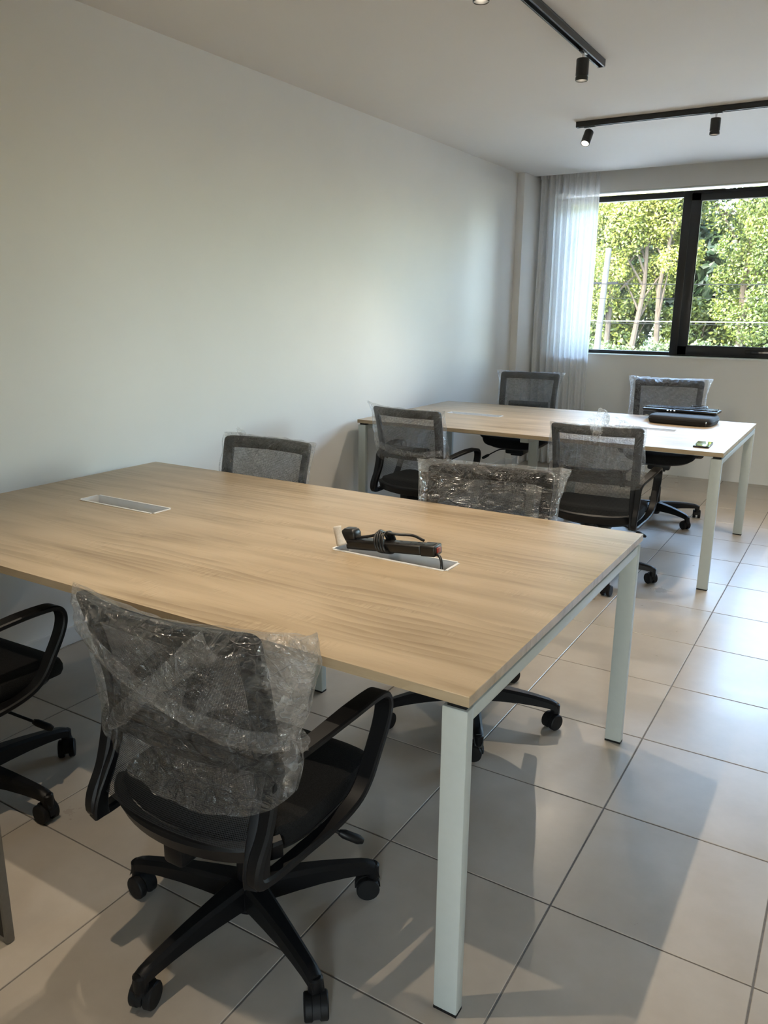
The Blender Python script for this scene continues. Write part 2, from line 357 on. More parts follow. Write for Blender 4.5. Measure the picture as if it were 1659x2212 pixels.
def sweep(bm, pts, sizes, wide, closed=False):
    """flat strap: 'wide' is the fixed direction of its width; sizes (width, thickness) per point"""
    P = [Vector(p) for p in pts]; m_ = len(P); W = Vector(wide); rings = []
    for i, p in enumerate(P):
        a = P[(i-1) % m_] if (closed or i > 0) else p
        b = P[(i+1) % m_] if (closed or i < m_-1) else p
        t = (b-a).normalized(); w = (W - t*W.dot(t)).normalized(); q = t.cross(w)
        ww, th = sizes[i] if isinstance(sizes, list) else sizes
        ww /= 2; th /= 2; c = min(ww, th)*0.45
        sec = [(-ww+c, -th), (ww-c, -th), (ww, -th+c), (ww, th-c), (ww-c, th), (-ww+c, th), (-ww, th-c), (-ww, -th+c)]
        rings.append([bm.verts.new(p + w*x + q*y) for x, y in sec])
    for i in range(m_ if closed else m_-1):
        A, B = rings[i], rings[(i+1) % m_]
        for k in range(8): bm.faces.new((A[k], A[(k+1) % 8], B[(k+1) % 8], B[k]))
    if not closed: bm.faces.new(rings[0][::-1]); bm.faces.new(rings[-1])
def interp(tab, x):
    if x <= tab[0][0]: return tab[0][1]
    for (a, va), (b, vb) in zip(tab, tab[1:]):
        if x <= b: return va + (vb-va)*(x-a)/(b-a)
    return tab[-1][1]

# ------------------------------------------------------------------ the room
XL, XR, YN, YF, ZC = -2.31, 3.60, -3.05, 6.18, 2.615
YP = 5.97                                  # where the ceiling stops and the curtain pocket begins
WX0, WX1, WZ0, WZ1 = -2.06, 2.45, 1.055, 2.475
def struct(name, me, label, cat): return tag(link(name, me), label, cat, kind='structure')
floor = struct('floor', box_me('floor', 'grout', XL-0.15, XR+0.15, YN-0.15, YF+0.15, -0.10, -0.0015), 'beige porcelain tiled floor with thin dark grout lines', 'floor')
T = 0.469; TX, TY = -0.417, 0.4256; G = 0.0022
shared = None
i0 = math.floor((XL-TX)/T); i1 = math.ceil((XR-TX)/T); j0 = math.floor((YN-TY)/T); j1 = math.ceil((YF-TY)/T)
cuts = {}
for i in range(i0, i1):
    for j in range(j0, j1):
        a = max(TX+i*T+G, XL); b = min(TX+(i+1)*T-G, XR); c = max(TY+j*T+G, YN); d = min(TY+(j+1)*T-G, YF)
        if b-a < 0.01 or d-c < 0.01: continue
        key = (round(b-a, 4), round(d-c, 4))
        if key not in cuts:
            w, h = key[0]/2, key[1]/2; e = 0.0012
            vs = [(-w, -h, -0.012), (w, -h, -0.012), (w, h, -0.012), (-w, h, -0.012), (-w, -h, -e), (w, -h, -e), (w, h, -e), (-w, h, -e),
                  (-w+e, -h+e, 0), (w-e, -h+e, 0), (w-e, h-e, 0), (-w+e, h-e, 0)]
            fs = [(8, 9, 10, 11)] + [(k, (k+1) % 4, 4+(k+1) % 4, 4+k) for k in range(4)] + [(4+k, 4+(k+1) % 4, 8+(k+1) % 4, 8+k) for k in range(4)]
            cuts[key] = mesh('tile', vs, fs, 'floor_tile')
        link('tile', cuts[key], floor, ((a+b)/2, (c+d)/2, 0))
struct('wall_left', box_me('wall_left', 'wall_paint', XL-0.15, XL, YN-0.15, YF+0.25, -0.1, ZC+0.4), 'long plain white wall left of the tables', 'wall')
struct('trim_1', box_me('trim_1', 'wall_paint', XL, XL+0.066, 5.72, YF, 0, ZC, bev=0.002), 'shallow white pilaster in the corner beside the curtain', 'pilaster')
def skirt(name, segs, label):
    bm = bmesh.new()
    for s in segs: add_box(bm, *s, bev=0.0025, seg=1)
    struct(name, bm_mesh(name, bm, 'skirting_tile', True), label, 'baseboard')
skirt('baseboard_left', [(XL, XL+0.012, YN, 5.708, 0, 0.080), (XL, XL+0.078, 5.708, 5.72, 0, 0.080), (XL+0.066, XL+0.078, 5.72, 5.95, 0, 0.080)], 'low white skirting along the foot of the left wall')
bm = bmesh.new()
for a in [(XL-0.15, WX0, YF, YF+0.25, -0.1, ZC+0.4), (WX1, XR+0.15, YF, YF+0.25, -0.1, ZC+0.4), (WX0, WX1, YF, YF+0.25, -0.1, WZ0), (WX0, WX1, YF, YF+0.25, WZ1, ZC+0.4)]:
    add_box(bm, *a)
struct('wall_back', bm_mesh('wall_back', bm, 'wall_paint'), 'white end wall around the black framed window', 'wall')
struct('wall_right', box_me('wall_right', 'wall_paint', XR, XR+0.15, YN-0.15, YF+0.25, -0.1, ZC+0.4), 'white wall on the right of the room', 'wall')
DX0, DX1, DZ1 = 1.20, 1.68, 2.1
bm = bmesh.new()
for a in [(XL-0.15, DX0, YN-0.15, YN, -0.1, ZC+0.4), (DX1, XR+0.15, YN-0.15, YN, -0.1, ZC+0.4), (DX0, DX1, YN-0.15, YN, DZ1, ZC+0.4)]: add_box(bm, *a)
struct('wall_front', bm_mesh('wall_front', bm, 'wall_paint'), 'white wall behind the viewer with an added glazed door', 'wall')
bm = bmesh.new()
add_box(bm, XL-0.15, XR+0.15, YN-0.15, YP, ZC, ZC+0.14)
add_box(bm, XL-0.15, XR+0.15, YP-0.02, YF+0.25, ZC+0.14, ZC+0.4)
struct('ceiling', bm_mesh('ceiling', bm, 'ceiling_paint'), 'flat pale ceiling with a curtain pocket along the window wall', 'ceiling')
# unseen glazed door behind the viewer, added to let in fill daylight
dw = tag(empty('added_door_1', (0, 0, 0)), 'unseen glazed door added behind the viewer for fill daylight', 'door', kind='structure')
bm = bmesh.new(); yd = YN-0.09
for x in (DX0, DX1-0.05): add_box(bm, x, x+0.05, yd, yd+0.05, 0, DZ1, bev=0.003)
for z in (0, DZ1-0.06): add_box(bm, DX0, DX1, yd, yd+0.05, z, z+0.06, bev=0.003)
link('added_door_frame', bm_mesh('added_door_frame', bm, 'black_aluminium', True), dw)
link('pane', box_me('pane', 'window_glass', DX0+0.05, DX1-0.05, yd+0.02, yd+0.026, 0.06, DZ1-0.06), dw)
# window
win = tag(empty('window_1', (0, 0, 0)), 'black aluminium window with a fixed pane and a hinged sash looking onto trees', 'window', kind='structure')
fy0, fy1 = YF+0.085, YF+0.15
Z0, Z1 = WZ0+0.012, WZ1-0.025
bm = bmesh.new()
add_box(bm, WX0, WX1, fy0, fy1, Z0, Z0+0.032, bev=0.003); add_box(bm, WX0, WX1, fy0, fy1, Z1-0.05, Z1, bev=0.003)
add_box(bm, WX0, WX0+0.045, fy0, fy1, Z0, Z1, bev=0.003); add_box(bm, WX1-0.045, WX1, fy0, fy1, Z0, Z1, bev=0.003)
link('window_frame', bm_mesh('window_frame', bm, 'black_aluminium', True), win)
for x in (-1.005, 0.52): link('mullion', box_me('mullion', 'black_aluminium', x, x+0.072, fy0-0.004, fy1, Z0, Z1, bev=0.003), win)
link('pane', box_me('pane', 'window_glass', WX0+0.045, -1.005, fy0+0.03, fy0+0.036, Z0+0.032, Z1-0.05), win)
link('pane', box_me('pane', 'window_glass', 0.592, WX1-0.045, fy0+0.03, fy0+0.036, Z0+0.032, Z1-0.05), win)
sx0, sx1, sz0, sz1 = -0.935, 0.522, Z0+0.012, Z1-0.022
bm = bmesh.new(); sf = 0.078
for a in [(sx0, sx0+sf, sz0, sz1), (sx1-sf, sx1, sz0, sz1), (sx0, sx1, sz0, sz0+sf), (sx0, sx1, sz1-sf+0.015, sz1)]:
    add_box(bm, a[0], a[1], fy0-0.018, fy0+0.04, a[2], a[3], bev=0.004)
for a in [(sx0+sf-0.012, sx0+sf+0.006, sz0+sf-0.01, sz1-sf+0.02), (sx1-sf-0.006, sx1-sf+0.012, sz0+sf-0.01, sz1-sf+0.02), (sx0+sf-0.01, sx1-sf+0.01, sz0+sf-0.012, sz0+sf+0.006), (sx0+sf-0.01, sx1-sf+0.01, sz1-sf+0.012, sz1-sf+0.03)]:
    add_box(bm, a[0], a[1], fy0-0.012, fy0+0.012, a[2], a[3], bev=0.002, seg=1)
sash = link('sash', bm_mesh('sash', bm, 'black_aluminium', True), win)
link('pane', box_me('pane', 'window_glass', sx0+sf, sx1-sf, fy0+0.012, fy0+0.018, sz0+sf, sz1-sf+0.015), sash)
bm = bmesh.new(); hx, hz = -0.30, sz0+0.040
add_box(bm, hx-0.075, hx+0.075, fy0-0.026, fy0-0.017, hz-0.017, hz+0.017, bev=0.006)
add_box(bm, hx-0.02, hx+0.02, fy0-0.05, fy0-0.02, hz-0.010, hz+0.010, bev=0.004)
sweep(bm, smooth_path([(hx-0.012, fy0-0.05, hz), (hx+0.03, fy0-0.056, hz), (hx+0.07, fy0-0.05, hz+0.001), (hx+0.115, fy0-0.044, hz+0.003)]), (0.018, 0.010), (0, 0, 1))
tag(link('handle', bm_mesh('handle', bm, 'handle_black', True), sash), 'black lever handle on the sash')
bm = bmesh.new()
add_box(bm, WX0, WX1, YF-0.012, fy0, WZ0-0.004, WZ0+0.012, bev=0.003)
link('window_sill', bm_mesh('window_sill', bm, 'white_sill', True), win)

# ------------------------------------------------------------------ sheer curtain
def curtain():
    x0, x1, z0, z1 = -2.243, -1.680, 0.012, ZC+0.075
    nu, nv = 300, 60; vs = []; uv = []
    random.seed(4)
    ph = [random.uniform(0, 6.28) for _ in range(8)]
    for j in range(nv+1):
        v = j/nv; z = z0+(z1-z0)*v
        head = max(0.0, min(1.0, (z-(z1-0.085))/0.03))
        for i in range(nu+1):
            u = i/nu
            warp = u + 0.010*math.sin(9*u+ph[0]) + 0.006*math.sin(23*u+ph[1]) + 0.004*(1-v)*math.sin(5*u+ph[5]+2*v)
            big = math.sin(2*PI*9*warp+0.5*math.sin(7*u+ph[2]))
            small = math.sin(2*PI*23*warp+ph[3])
            amp = (0.030 + 0.012*math.sin(6*u+ph[4]))*(0.75+0.25*(1-v))
            y = 6.085 + amp*big*(1-0.25*head) + 0.008*small + 0.006*math.sin(3*v*PI+8*u)
            if head > 0: y += -0.008*head*max(0, math.sin(2*PI*18*u))
            x = x0+(x1-x0)*u + 0.006*math.sin(2*PI*9*warp+1.6)
            vs.append((x, y, z)); uv.append((u, v))
    fs = [(j*(nu+1)+i, j*(nu+1)+i+1, (j+1)*(nu+1)+i+1, (j+1)*(nu+1)+i) for j in range(nv) for i in range(nu)]
    c = tag(empty('curtain', (-1.96, 6.085, 0)), 'white sheer pleated curtain drawn to the left of the window', 'curtain')
    o = link('drape', mesh('drape', vs, fs, 'sheer_voile', True, uv), c); o.matrix_parent_inverse = Matrix.Translation((1.96, -6.085, 0))
    bm = bmesh.new()
    for k in range(16):        # stitched pinch pleats under the heading
        x = x0+0.02+k*(x1-x0-0.04)/15
        tube(bm, [(x, 6.055, z1-0.095), (x+0.002, 6.050, z1-0.05), (x-0.001, 6.055, z1-0.012)], [0.003, 0.0075, 0.006], 8)
    o = link('pinch_pleats', bm_mesh('pinch_pleats', bm, 'sheer_voile', True), c); o.matrix_parent_inverse = Matrix.Translation((1.96, -6.085, 0))
    bm = bmesh.new(); add_box(bm, x0+0.005, 2.6, 6.065, 6.105, ZC+0.095, ZC+0.14)
    o = link('curtain_rail', bm_mesh('curtain_rail', bm, 'white_metal'), c); o.matrix_parent_inverse = Matrix.Translation((1.96, -6.085, 0))
curtain()

# ------------------------------------------------------------------ tables
TL, TD, TH, TT = 2.24, 1.316, 0.75, 0.022
TRX = [(-1.902, -1.518), (-0.750, -0.372)]; TRY = (0.630, 0.714)
def tabletop_me():
    xs = [-TL, TRX[0][0], TRX[0][1], TRX[1][0], TRX[1][1], 0]; ys = [0, TRY[0], TRY[1], TD]
    bm = bmesh.new(); V = {}
    def v(i, j, k):
        if (i, j, k) not in V: V[(i, j, k)] = bm.verts.new((xs[i], ys[j], TH if k else TH-TT))
        return V[(i, j, k)]
    hole = lambda i, j: j == 1 and i in (1, 3)
    for i in range(5):
        for j in range(3):
            if hole(i, j):
                for (a, b) in (((i, j), (i+1, j)), ((i+1, j), (i+1, j+1)), ((i+1, j+1), (i, j+1)), ((i, j+1), (i, j))):
                    bm.faces.new((v(*b, 0), v(*a, 0), v(*a, 1), v(*b, 1)))
                continue
            bm.faces.new((v(i, j, 1), v(i+1, j, 1), v(i+1, j+1, 1), v(i, j+1, 1)))
            bm.faces.new((v(i, j, 0), v(i, j+1, 0), v(i+1, j+1, 0), v(i+1, j, 0)))
    for i in range(5):
        bm.faces.new((v(i, 0, 0), v(i+1, 0, 0), v(i+1, 0, 1), v(i, 0, 1))); bm.faces.new((v(i+1, 3, 0), v(i, 3, 0), v(i, 3, 1), v(i+1, 3, 1)))
    for j in range(3):
        bm.faces.new((v(5, j, 0), v(5, j+1, 0), v(5, j+1, 1), v(5, j, 1))); bm.faces.new((v(0, j+1, 0), v(0, j, 0), v(0, j, 1), v(0, j+1, 1)))
    es = [e for e in bm.edges if len(e.link_faces) == 2 and all((abs(w.co.z-TH) < 1e-6) for w in e.verts) and
          (all(abs(w.co.x) < 1e-6 for w in e.verts) or all(abs(w.co.x+TL) < 1e-6 for w in e.verts) or all(abs(w.co.y) < 1e-6 for w in e.verts) or all(abs(w.co.y-TD) < 1e-6 for w in e.verts))]
    bmesh.ops.bevel(bm, geom=es, offset=0.0012, segments=1, affect='EDGES')
    return bm_mesh('tabletop', bm, 'oak_laminate')
def tray_me(x0, x1):
    y0, y1 = TRY; bm = bmesh.new(); zb = TH-0.075; t = 0.0015; f = 0.006; g = 0.004
    # folded lips, left open at the corners
    for a in [(x0+g, x1-g, y0-f, y0+t), (x0+g, x1-g, y1-t, y1+f), (x0-f, x0+t, y0+g, y1-g), (x1-t, x1+f, y0+g, y1-g)]:
        add_box(bm, *a, TH+0.0002, TH+0.0022)
    for a in [(x0, x1, y0, y0+t), (x0, x1, y1-t, y1), (x0, x0+t, y0, y1), (x1-t, x1, y0, y1)]:
        add_box(bm, *a, zb, TH+0.001)
    return bm_mesh('cable_tray', bm, 'tray_white')
def build_table(origin, label):
    t = tag(empty('bench_table', origin), label, 'table', 'oak bench tables with white legs')
    link('tabletop', ME['top'], t)
    for k in range(2):
        tr = link('cable_tray', ME['tray%d' % k], t)
        tag(link('tray_floor', ME['trayf%d' % k], tr), 'grey tray floor')
    for x, y in [(-0.004, 0.0), (-0.004, 1), (-TL+0.059, 0.0), (-TL+0.059, 1)]:
        lg = link('leg', ME['leg'], t, (x, 0.004 if y == 0 else TD-0.034, 0)); tag(link('foot_pad', ME['pad'], lg), 'black plastic foot pad')
    for y in (0.25, TD-0.28):
        lg = link('leg', ME['leg'], t, (-TL/2+0.0275, y, 0)); tag(link('foot_pad', ME['pad'], lg), 'black plastic foot pad')
    for x in (-0.004, -TL+0.059): link('end_beam', ME['beam'], t, (x, 0, 0))
    link('centre_beam', ME['cbeam'], t, (-TL/2+0.0275, 0, 0))
    for y in (0.22, TD-0.22-0.04): link('long_rail', ME['rail'], t, (0, y, 0))
    for x in (-0.030, -TL+0.034):
        for y in (0.03, TD-0.03): link('spacer', ME['spacer'], t, (x, y, 0))
    return t
ME = {}
ZB = TH-TT-0.012
ME['top'] = tabletop_me()
for k in range(2):
    ME['tray%d' % k] = tray_me(*TRX[k])
    ME['trayf%d' % k] = box_me('tray_floor', 'tray_grey', TRX[k][0]+0.002, TRX[k][1]-0.002, TRY[0]+0.002, TRY[1]-0.002, TH-0.074, TH-0.072)
ME['leg'] = box_me('leg', 'white_metal', -0.055, 0, 0, 0.03, 0.006, ZB, bev=0.003)
ME['pad'] = box_me('foot_pad', 'black_rubber', -0.0545, -0.0005, 0.0005, 0.0295, 0, 0.007)
ME['beam'] = box_me('end_beam', 'white_metal', -0.054, -0.001, 0.034, TD-0.034, ZB-0.03, ZB-0.0005, bev=0.003)
ME['cbeam'] = box_me('centre_beam', 'white_metal', -0.054, -0.001, 0.1, TD-0.1, ZB-0.03, ZB+0.011, bev=0.003)
ME['rail'] = box_me('long_rail', 'white_metal', -TL+0.06, -0.06, 0, 0.04, ZB-0.028, ZB+0.002, bev=0.003)
ME['spacer'] = box_me('spacer', 'black_rubber', -0.02, 0.02, -0.02, 0.02, ZB-0.001, ZB+0.0125)
table1 = build_table((0, 0, 0), 'nearer oak topped bench table with power strip in its tray')
table2 = build_table((-0.0227, 3.0749, 0), 'farther oak topped bench table with keyboard and phone on it')

# ------------------------------------------------------------------ office chair
YS = [(0.34, -0.228), (0.40, -0.232), (0.46, -0.205), (0.52, -0.178), (0.58, -0.166), (0.66, -0.170), (0.76, -0.190), (0.885, -0.226), (1.0, -0.262)]
WS = [(0.34, 0.236), (0.40, 0.238), (0.50, 0.231), (0.60, 0.226), (0.75, 0.230), (0.885, 0.236), (1.0, 0.238)]
def ys(z):
    a = interp(YS, z); b = interp(YS, z-0.02); c = interp(YS, z+0.02); return (a+b+c)/3
def ws(z): return (interp(WS, z)+interp(WS, z-0.03)+interp(WS, z+0.03))/3
def BS(u, z, off=0.0):
    """point on the curved back surface, off > 0 towards the sitter"""
    k = max(-1.4, min(1.4, u/0.22))
    return Vector((u, ys(z)-0.036*(1-k*k)+off, z))
HT = 0.885
def back_frame_me():
    outer = []; inner = []; zs = [0.362+(HT-0.030-0.362)*k/22 for k in range(23)]
    side = 0.041; rail = 0.050; rc = 0.021
    for z in zs:
        outer.append((-ws(z), z)); wd = side if z > 0.5 else side*(0.8+0.2*(z-0.36)/0.14)
        inner.append((-ws(z)+wd, min(z, HT-rail-0.001)))
    for k in range(1, 7):
        a = PI-k*PI/12
        outer.append((-ws(HT)+rc+rc*math.cos(a), HT-rc+rc*math.sin(a)))
        t = k/6; inner.append((-ws(HT)+side+0.022*t, HT-rail-0.001*(1-t)))
    w0 = ws(HT)-rc; w1 = ws(HT)-side-0.022
    for k in range(1, 16):
        t = k/16; outer.append((-w0+2*w0*t, HT)); inner.append((-w1+2*w1*t, HT-rail))
    n = len(zs)+6
    outer += [(-a, z) for a, z in outer[:n][::-1]]; inner += [(-a, z) for a, z in inner[:n][::-1]]
    bm = bmesh.new(); rings = []
    for (ou, oz), (iu, iz) in zip(outer, inner):
        th = 0.012 if oz > 0.52 else 0.012+0.010*(0.52-oz)/0.16
        A = [BS(ou, oz, -th), BS(ou, oz, th), BS(iu, iz, th*0.9), BS(iu, iz, -th*0.9)]
        c = sum(A, Vector())/4; P = []
        for q in range(4):          # chamfered section
            p, nx = A[q], A[(q+1) % 4]; e = nx-p; d = min(0.004, e.length*0.3)
            P += [p+e.normalized()*d, nx-e.normalized()*d]
        rings.append([bm.verts.new(p) for p in P])
    for A, B in zip(rings, rings[1:]):
        for k in range(8): bm.faces.new((A[k], A[(k+1) % 8], B[(k+1) % 8], B[k]))
    bm.faces.new(rings[0]); bm.faces.new(rings[-1][::-1])
    return bm_mesh('back_frame', bm, 'black_plastic', True)
def net_me():
    vs = []; uv = []; nu, nv = 24, 24; z0, z1 = 0.42, HT-0.038
    for j in range(nv+1):
        z = z0+(z1-z0)*j/nv; w = ws(z)-0.028
        for i in range(nu+1):
            u = -w+2*w*i/nu; vs.append(BS(u, z, 0.006)); uv.append((u*3.0, z*3.0))
    fs = [(j*(nu+1)+i, j*(nu+1)+i+1, (j+1)*(nu+1)+i+1, (j+1)*(nu+1)+i) for j in range(nv) for i in range(nu)]
    return mesh('mesh_panel', vs, fs, 'mesh_net', True, uv)
def lumbar_me():
    bm = bmesh.new()
    sweep(bm, [BS(-0.16+0.32*k/14, 0.618, -0.013) for k in range(15)], (0.078, 0.006), (0, 0.1, 1))
    for z in (0.588, 0.610, 0.632, 0.652):
        w = 0.165-0.25*(z-0.588)*0.4
        sweep(bm, [BS(-w+2*w*k/14, z, -0.018) for k in range(15)], (0.017, 0.010), (0, 0.1, 1))
    for s in (-1, 1):
        sweep(bm, [BS(s*0.150, 0.575, -0.017), BS(s*0.143, 0.62, -0.019), BS(s*0.130, 0.658, -0.017)], (0.028, 0.012), (1, 0, 0))
        sweep(bm, [BS(s*0.14, 0.600, -0.016), BS(s*0.19, 0.590, -0.010), BS(s*0.215, 0.585, 0.0)], (0.030, 0.010), (0, 0, 1))
    return bm_mesh('lumbar_support', bm, 'black_plastic', True)
def crossbar_me():
    bm = bmesh.new()
    pts = [(0.232*math.sin(a), -0.238+0.105*(1-math.cos(a))*1.15, 0.392+0.012*(1-math.cos(a))) for a in [(-1.28+2.56*k/20) for k in range(21)]]
    pts = [Vector((p[0], p[1], p[2])) for p in pts]
    sweep(bm, pts, (0.050, 0.026), (0, -0.45, 1))
    return bm_mesh('crossbar', bm, 'black_plastic', True)
def arm_me(s):
    P = [(-.238, .374, .226), (-.20, .360, .228), (-.10, .362, .238), (-.02, .374, .254), (.05, .396, .266), (.092, .428, .270), (.125, .478, .272), (.158, .535, .274), (.172, .575, .274), (.168, .603, .274),
         (.148, .620, .274), (.11, .625, .273), (.03, .624, .270), (-.06, .612, .258), (-.14, .594, .240), (-.172, .578, .230), (-.182, .545, .226), (-.205, .47, .226), (-.236, .415, .226)]
    pts = smooth_path([(s*x, y, z) for y, z, x in P], 4, closed=True); sz = []
    n = len(pts)
    for i in range(n):
        k = i/4
        w = interp([(0, .030), (4, .036), (8, .044), (12, .047), (14, .036), (19, .030)], k)
        th = interp([(0, .024), (3, .018), (6, .018), (9, .015), (14, .016), (16, .022), (19, .026)], k)
        sz.append((w, th))
    bm = bmesh.new(); sweep(bm, pts, sz, (1, 0, 0), closed=True)
    return bm_mesh('armrest', bm, 'black_plastic', True)
SEAT = 0.432
def superring(a, b, n, p, cx=0, cy=0):
    out = []
    for i in range(n):
        t = 2*PI*i/n; c, s_ = math.cos(t), math.sin(t)
        out.append((cx+a*math.copysign(abs(c)**(2/p), c), cy+b*math.copysign(abs(s_)**(2/p), s_)))
    return out
def seat_me():
    bm = bmesh.new(); n = 56; rings = []
    prof = [(0.90, -0.058), (0.975, -0.052), (1.0, -0.036), (1.0, -0.020), (0.975, -0.006), (0.92, 0.0), (0.75, 0.001), (0.5, -0.004), (0.25, -0.007)]
    for sc, dz in prof:
        rg = []
        for x, y in superring(0.243*sc, 0.225*sc, n, 4.2, 0, 0.022):
            drop = -0.030*max(0, (y-0.12)/0.13)**2 + 0.012*max(0, (-y-0.08)/0.12)
            rg.append(bm.verts.new((x, y, SEAT+dz+drop + 0.008*(abs(x)/0.24)**3)))
        rings.append(rg)
    for A, B in zip(rings, rings[1:]):
        for k in range(n): bm.faces.new((A[k], A[(k+1) % n], B[(k+1) % n], B[k]))
    bm.faces.new(rings[0][::-1]); bm.faces.new(rings[-1])
    return bm_mesh('seat_cushion', bm, 'seat_fabric', True)
def pan_me():
    bm = bmesh.new(); n = 48; rings = []
    for sc, dz in [(0.30, -0.118), (0.55, -0.112), (0.80, -0.092), (0.93, -0.070), (0.97, -0.052), (0.90, -0.050)]:
        rg = []
        for x, y in superring(0.243*sc, 0.222*sc, n, 3.2, 0, 0.015):
            drop = -0.030*max(0, (y-0.12)/0.13)**2
            rg.append(bm.verts.new((x, y, SEAT+dz+drop+0.004)))
        rings.append(rg)
    for A, B in zip(rings, rings[1:]):
        for k in range(n): bm.faces.new((A[k], A[(k+1) % n], B[(k+1) % n], B[k]))
    bm.faces.new(rings[0][::-1]); bm.faces.new(rings[-1])
    return bm_mesh('seat_shell', bm, 'black_plastic', True)
def mech_me():
    bm = bmesh.new()
    add_box(bm, -0.075, 0.075, -0.10, 0.09, SEAT-0.150, SEAT-0.095, bev=0.012)
    add_box(bm, -0.028, 0.028, -0.235, -0.05, SEAT-0.115, SEAT-0.060, bev=0.01)
    add_box(bm, -0.045, 0.045, -0.045, 0.045, SEAT-0.168, SEAT-0.145, bev=0.006)
    return bm_mesh('tilt_mechanism', bm, 'black_plastic', True)
def lever_me():
    bm = bmesh.new()
    tube(bm, smooth_path([(0.06, 0.02, SEAT-0.125), (0.13, 0.05, SEAT-0.130), (0.17, 0.075, SEAT-0.150), (0.205, 0.10, SEAT-0.172)]), 0.0045, 8)
    d = Vector((0.035, 0.025, -0.022)).normalized(); p = Vector((0.20, 0.097, SEAT-0.169))
    tube(bm, [p, p+d*0.012, p+d*0.05, p+d*0.062], [0.007, 0.011, 0.0115, 0.007], 10)
    return bm_mesh('height_lever', bm, 'black_plastic', True)
def column_me():
    bm = bmesh.new(); lathe(bm, [(0.024, 0.105), (0.026, 0.115), (0.0255, 0.235), (0.023, 0.242), (0.012, 0.243)], 24)
    return bm_mesh('gas_column', bm, 'black_plastic', True)
def piston_me():
    bm = bmesh.new(); lathe(bm, [(0.0135, 0.20), (0.0135, SEAT-0.155)], 20)
    return bm_mesh('piston', bm, 'chrome', True)
def hub_me():
    bm = bmesh.new(); lathe(bm, [(0.020, 0.040), (0.030, 0.044), (0.032, 0.055), (0.046, 0.064), (0.050, 0.075), (0.048, 0.118), (0.042, 0.128), (0.028, 0.131)], 30)
    return bm_mesh('base_hub', bm, 'black_plastic', True)
def baseleg_me():
    bm = bmesh.new()
    st = [(0.020, 0.100, 0.060, 0.060), (0.060, 0.101, 0.054, 0.056), (0.12, 0.1015, 0.047, 0.049), (0.18, 0.1005, 0.041, 0.042), (0.24, 0.0965, 0.036, 0.036), (0.285, 0.0915, 0.034, 0.031), (0.308, 0.0865, 0.033, 0.030), (0.322, 0.077, 0.031, 0.036), (0.326, 0.066, 0.029, 0.026)]
    rings = []
    for r, z, w, h in st:
        w /= 2; h /= 2; c = 0.006
        sec = [(-w, -h), (w, -h), (w, h-c*1.5), (w-c*1.4, h), (-w+c*1.4, h), (-w, h-c*1.5)]
        rings.append([bm.verts.new((r + (0.004*(-b/h) if r > 0.3 else 0), a, z+b)) for a, b in sec])
    for A, B in zip(rings, rings[1:]):
        for k in range(6): bm.faces.new((A[k], A[(k+1) % 6], B[(k+1) % 6], B[k]))
    bm.faces.new(rings[0][::-1]); bm.faces.new(rings[-1])
    lathe(bm, [(0.0155, 0.052), (0.0165, 0.058), (0.0165, 0.088), (0.012, 0.092)], 16, Matrix.Translation((0.314, 0, 0)))
    return bm_mesh('base_leg', bm, 'black_plastic', True)
def caster_me():
    bm = bmesh.new()
    rx = Matrix.Rotation(PI/2, 4, 'X')
    for s in (-1, 1):
        lathe(bm, [(0.010, -0.0085), (0.024, -0.0085), (0.0262, -0.006), (0.0262, 0.006), (0.024, 0.0085), (0.016, 0.0092), (0.006, 0.0085)], 24,
              Matrix.Translation((0.012, s*0.0145, 0.0262)) @ rx)
    # hood over the wheels
    rings = []
    for k in range(9):
        a = math.radians(-5+190*k/8); r = 0.0292
        rings.append([bm.verts.new((0.012+q*math.cos(a), y, 0.0262+q*math.sin(a))) for q, y in ((r, -0.0075), (r, 0.0075), (0.008, 0.0050), (0.008, -0.0050))])
    for A, B in zip(rings, rings[1:]):
        for k in range(4): bm.faces.new((A[k], A[(k+1) % 4], B[(k+1) % 4], B[k]))
    bm.faces.new(rings[0][::-1]); bm.faces.new(rings[-1])
    lathe(bm, [(0.0135, 0.032), (0.0145, 0.046), (0.0125, 0.058)], 16)
    return bm_mesh('caster', bm, 'black_rubber', True)
CH = dict(frame=back_frame_me(), net=net_me(), lumbar=lumbar_me(), cross=crossbar_me(), arms=(arm_me(-1), arm_me(1)), seat=seat_me(), pan=pan_me(), mech=mech_me(),
          lever=lever_me(), column=column_me(), piston=piston_me(), hub=hub_me(), leg=baseleg_me(), caster=caster_me())
def build_chair(x, y, yaw, dz, base_deg, label, seed):
    rnd = random.Random(seed)
    c = tag(empty('office_chair', (x, y, 0), yaw), label, 'chair', 'black mesh office chairs round the tables')
    up = (0, 0, dz)
    link('back_frame', CH['frame'], c, up); tag(link('mesh_panel', CH['net'], c, up), 'see-through black mesh')
    link('lumbar_support', CH['lumbar'], c, up); link('crossbar', CH['cross'], c, up)
    for a in CH['arms']: link('armrest', a, c, up)
    link('seat_cushion', CH['seat'], c, up); link('seat_shell', CH['pan'], c, up); link('tilt_mechanism', CH['mech'], c, up)
    link('height_lever', CH['lever'], c, up); link('gas_column', CH['column'], c); tag(link('piston', CH['piston'], c, up), 'chrome gas lift piston')
    link('base_hub', CH['hub'], c)
    for k in range(5):
        lg = link('base_leg', CH['leg'], c, (0, 0, 0), (0, 0, math.radians(base_deg+72*k)-yaw))
        cs_ = link('caster', CH['caster'], lg, (0.314, 0, 0), (0, 0, rnd.uniform(0, 6.28))); cs_.scale = (1.12, 1.12, 1.12)
    return c
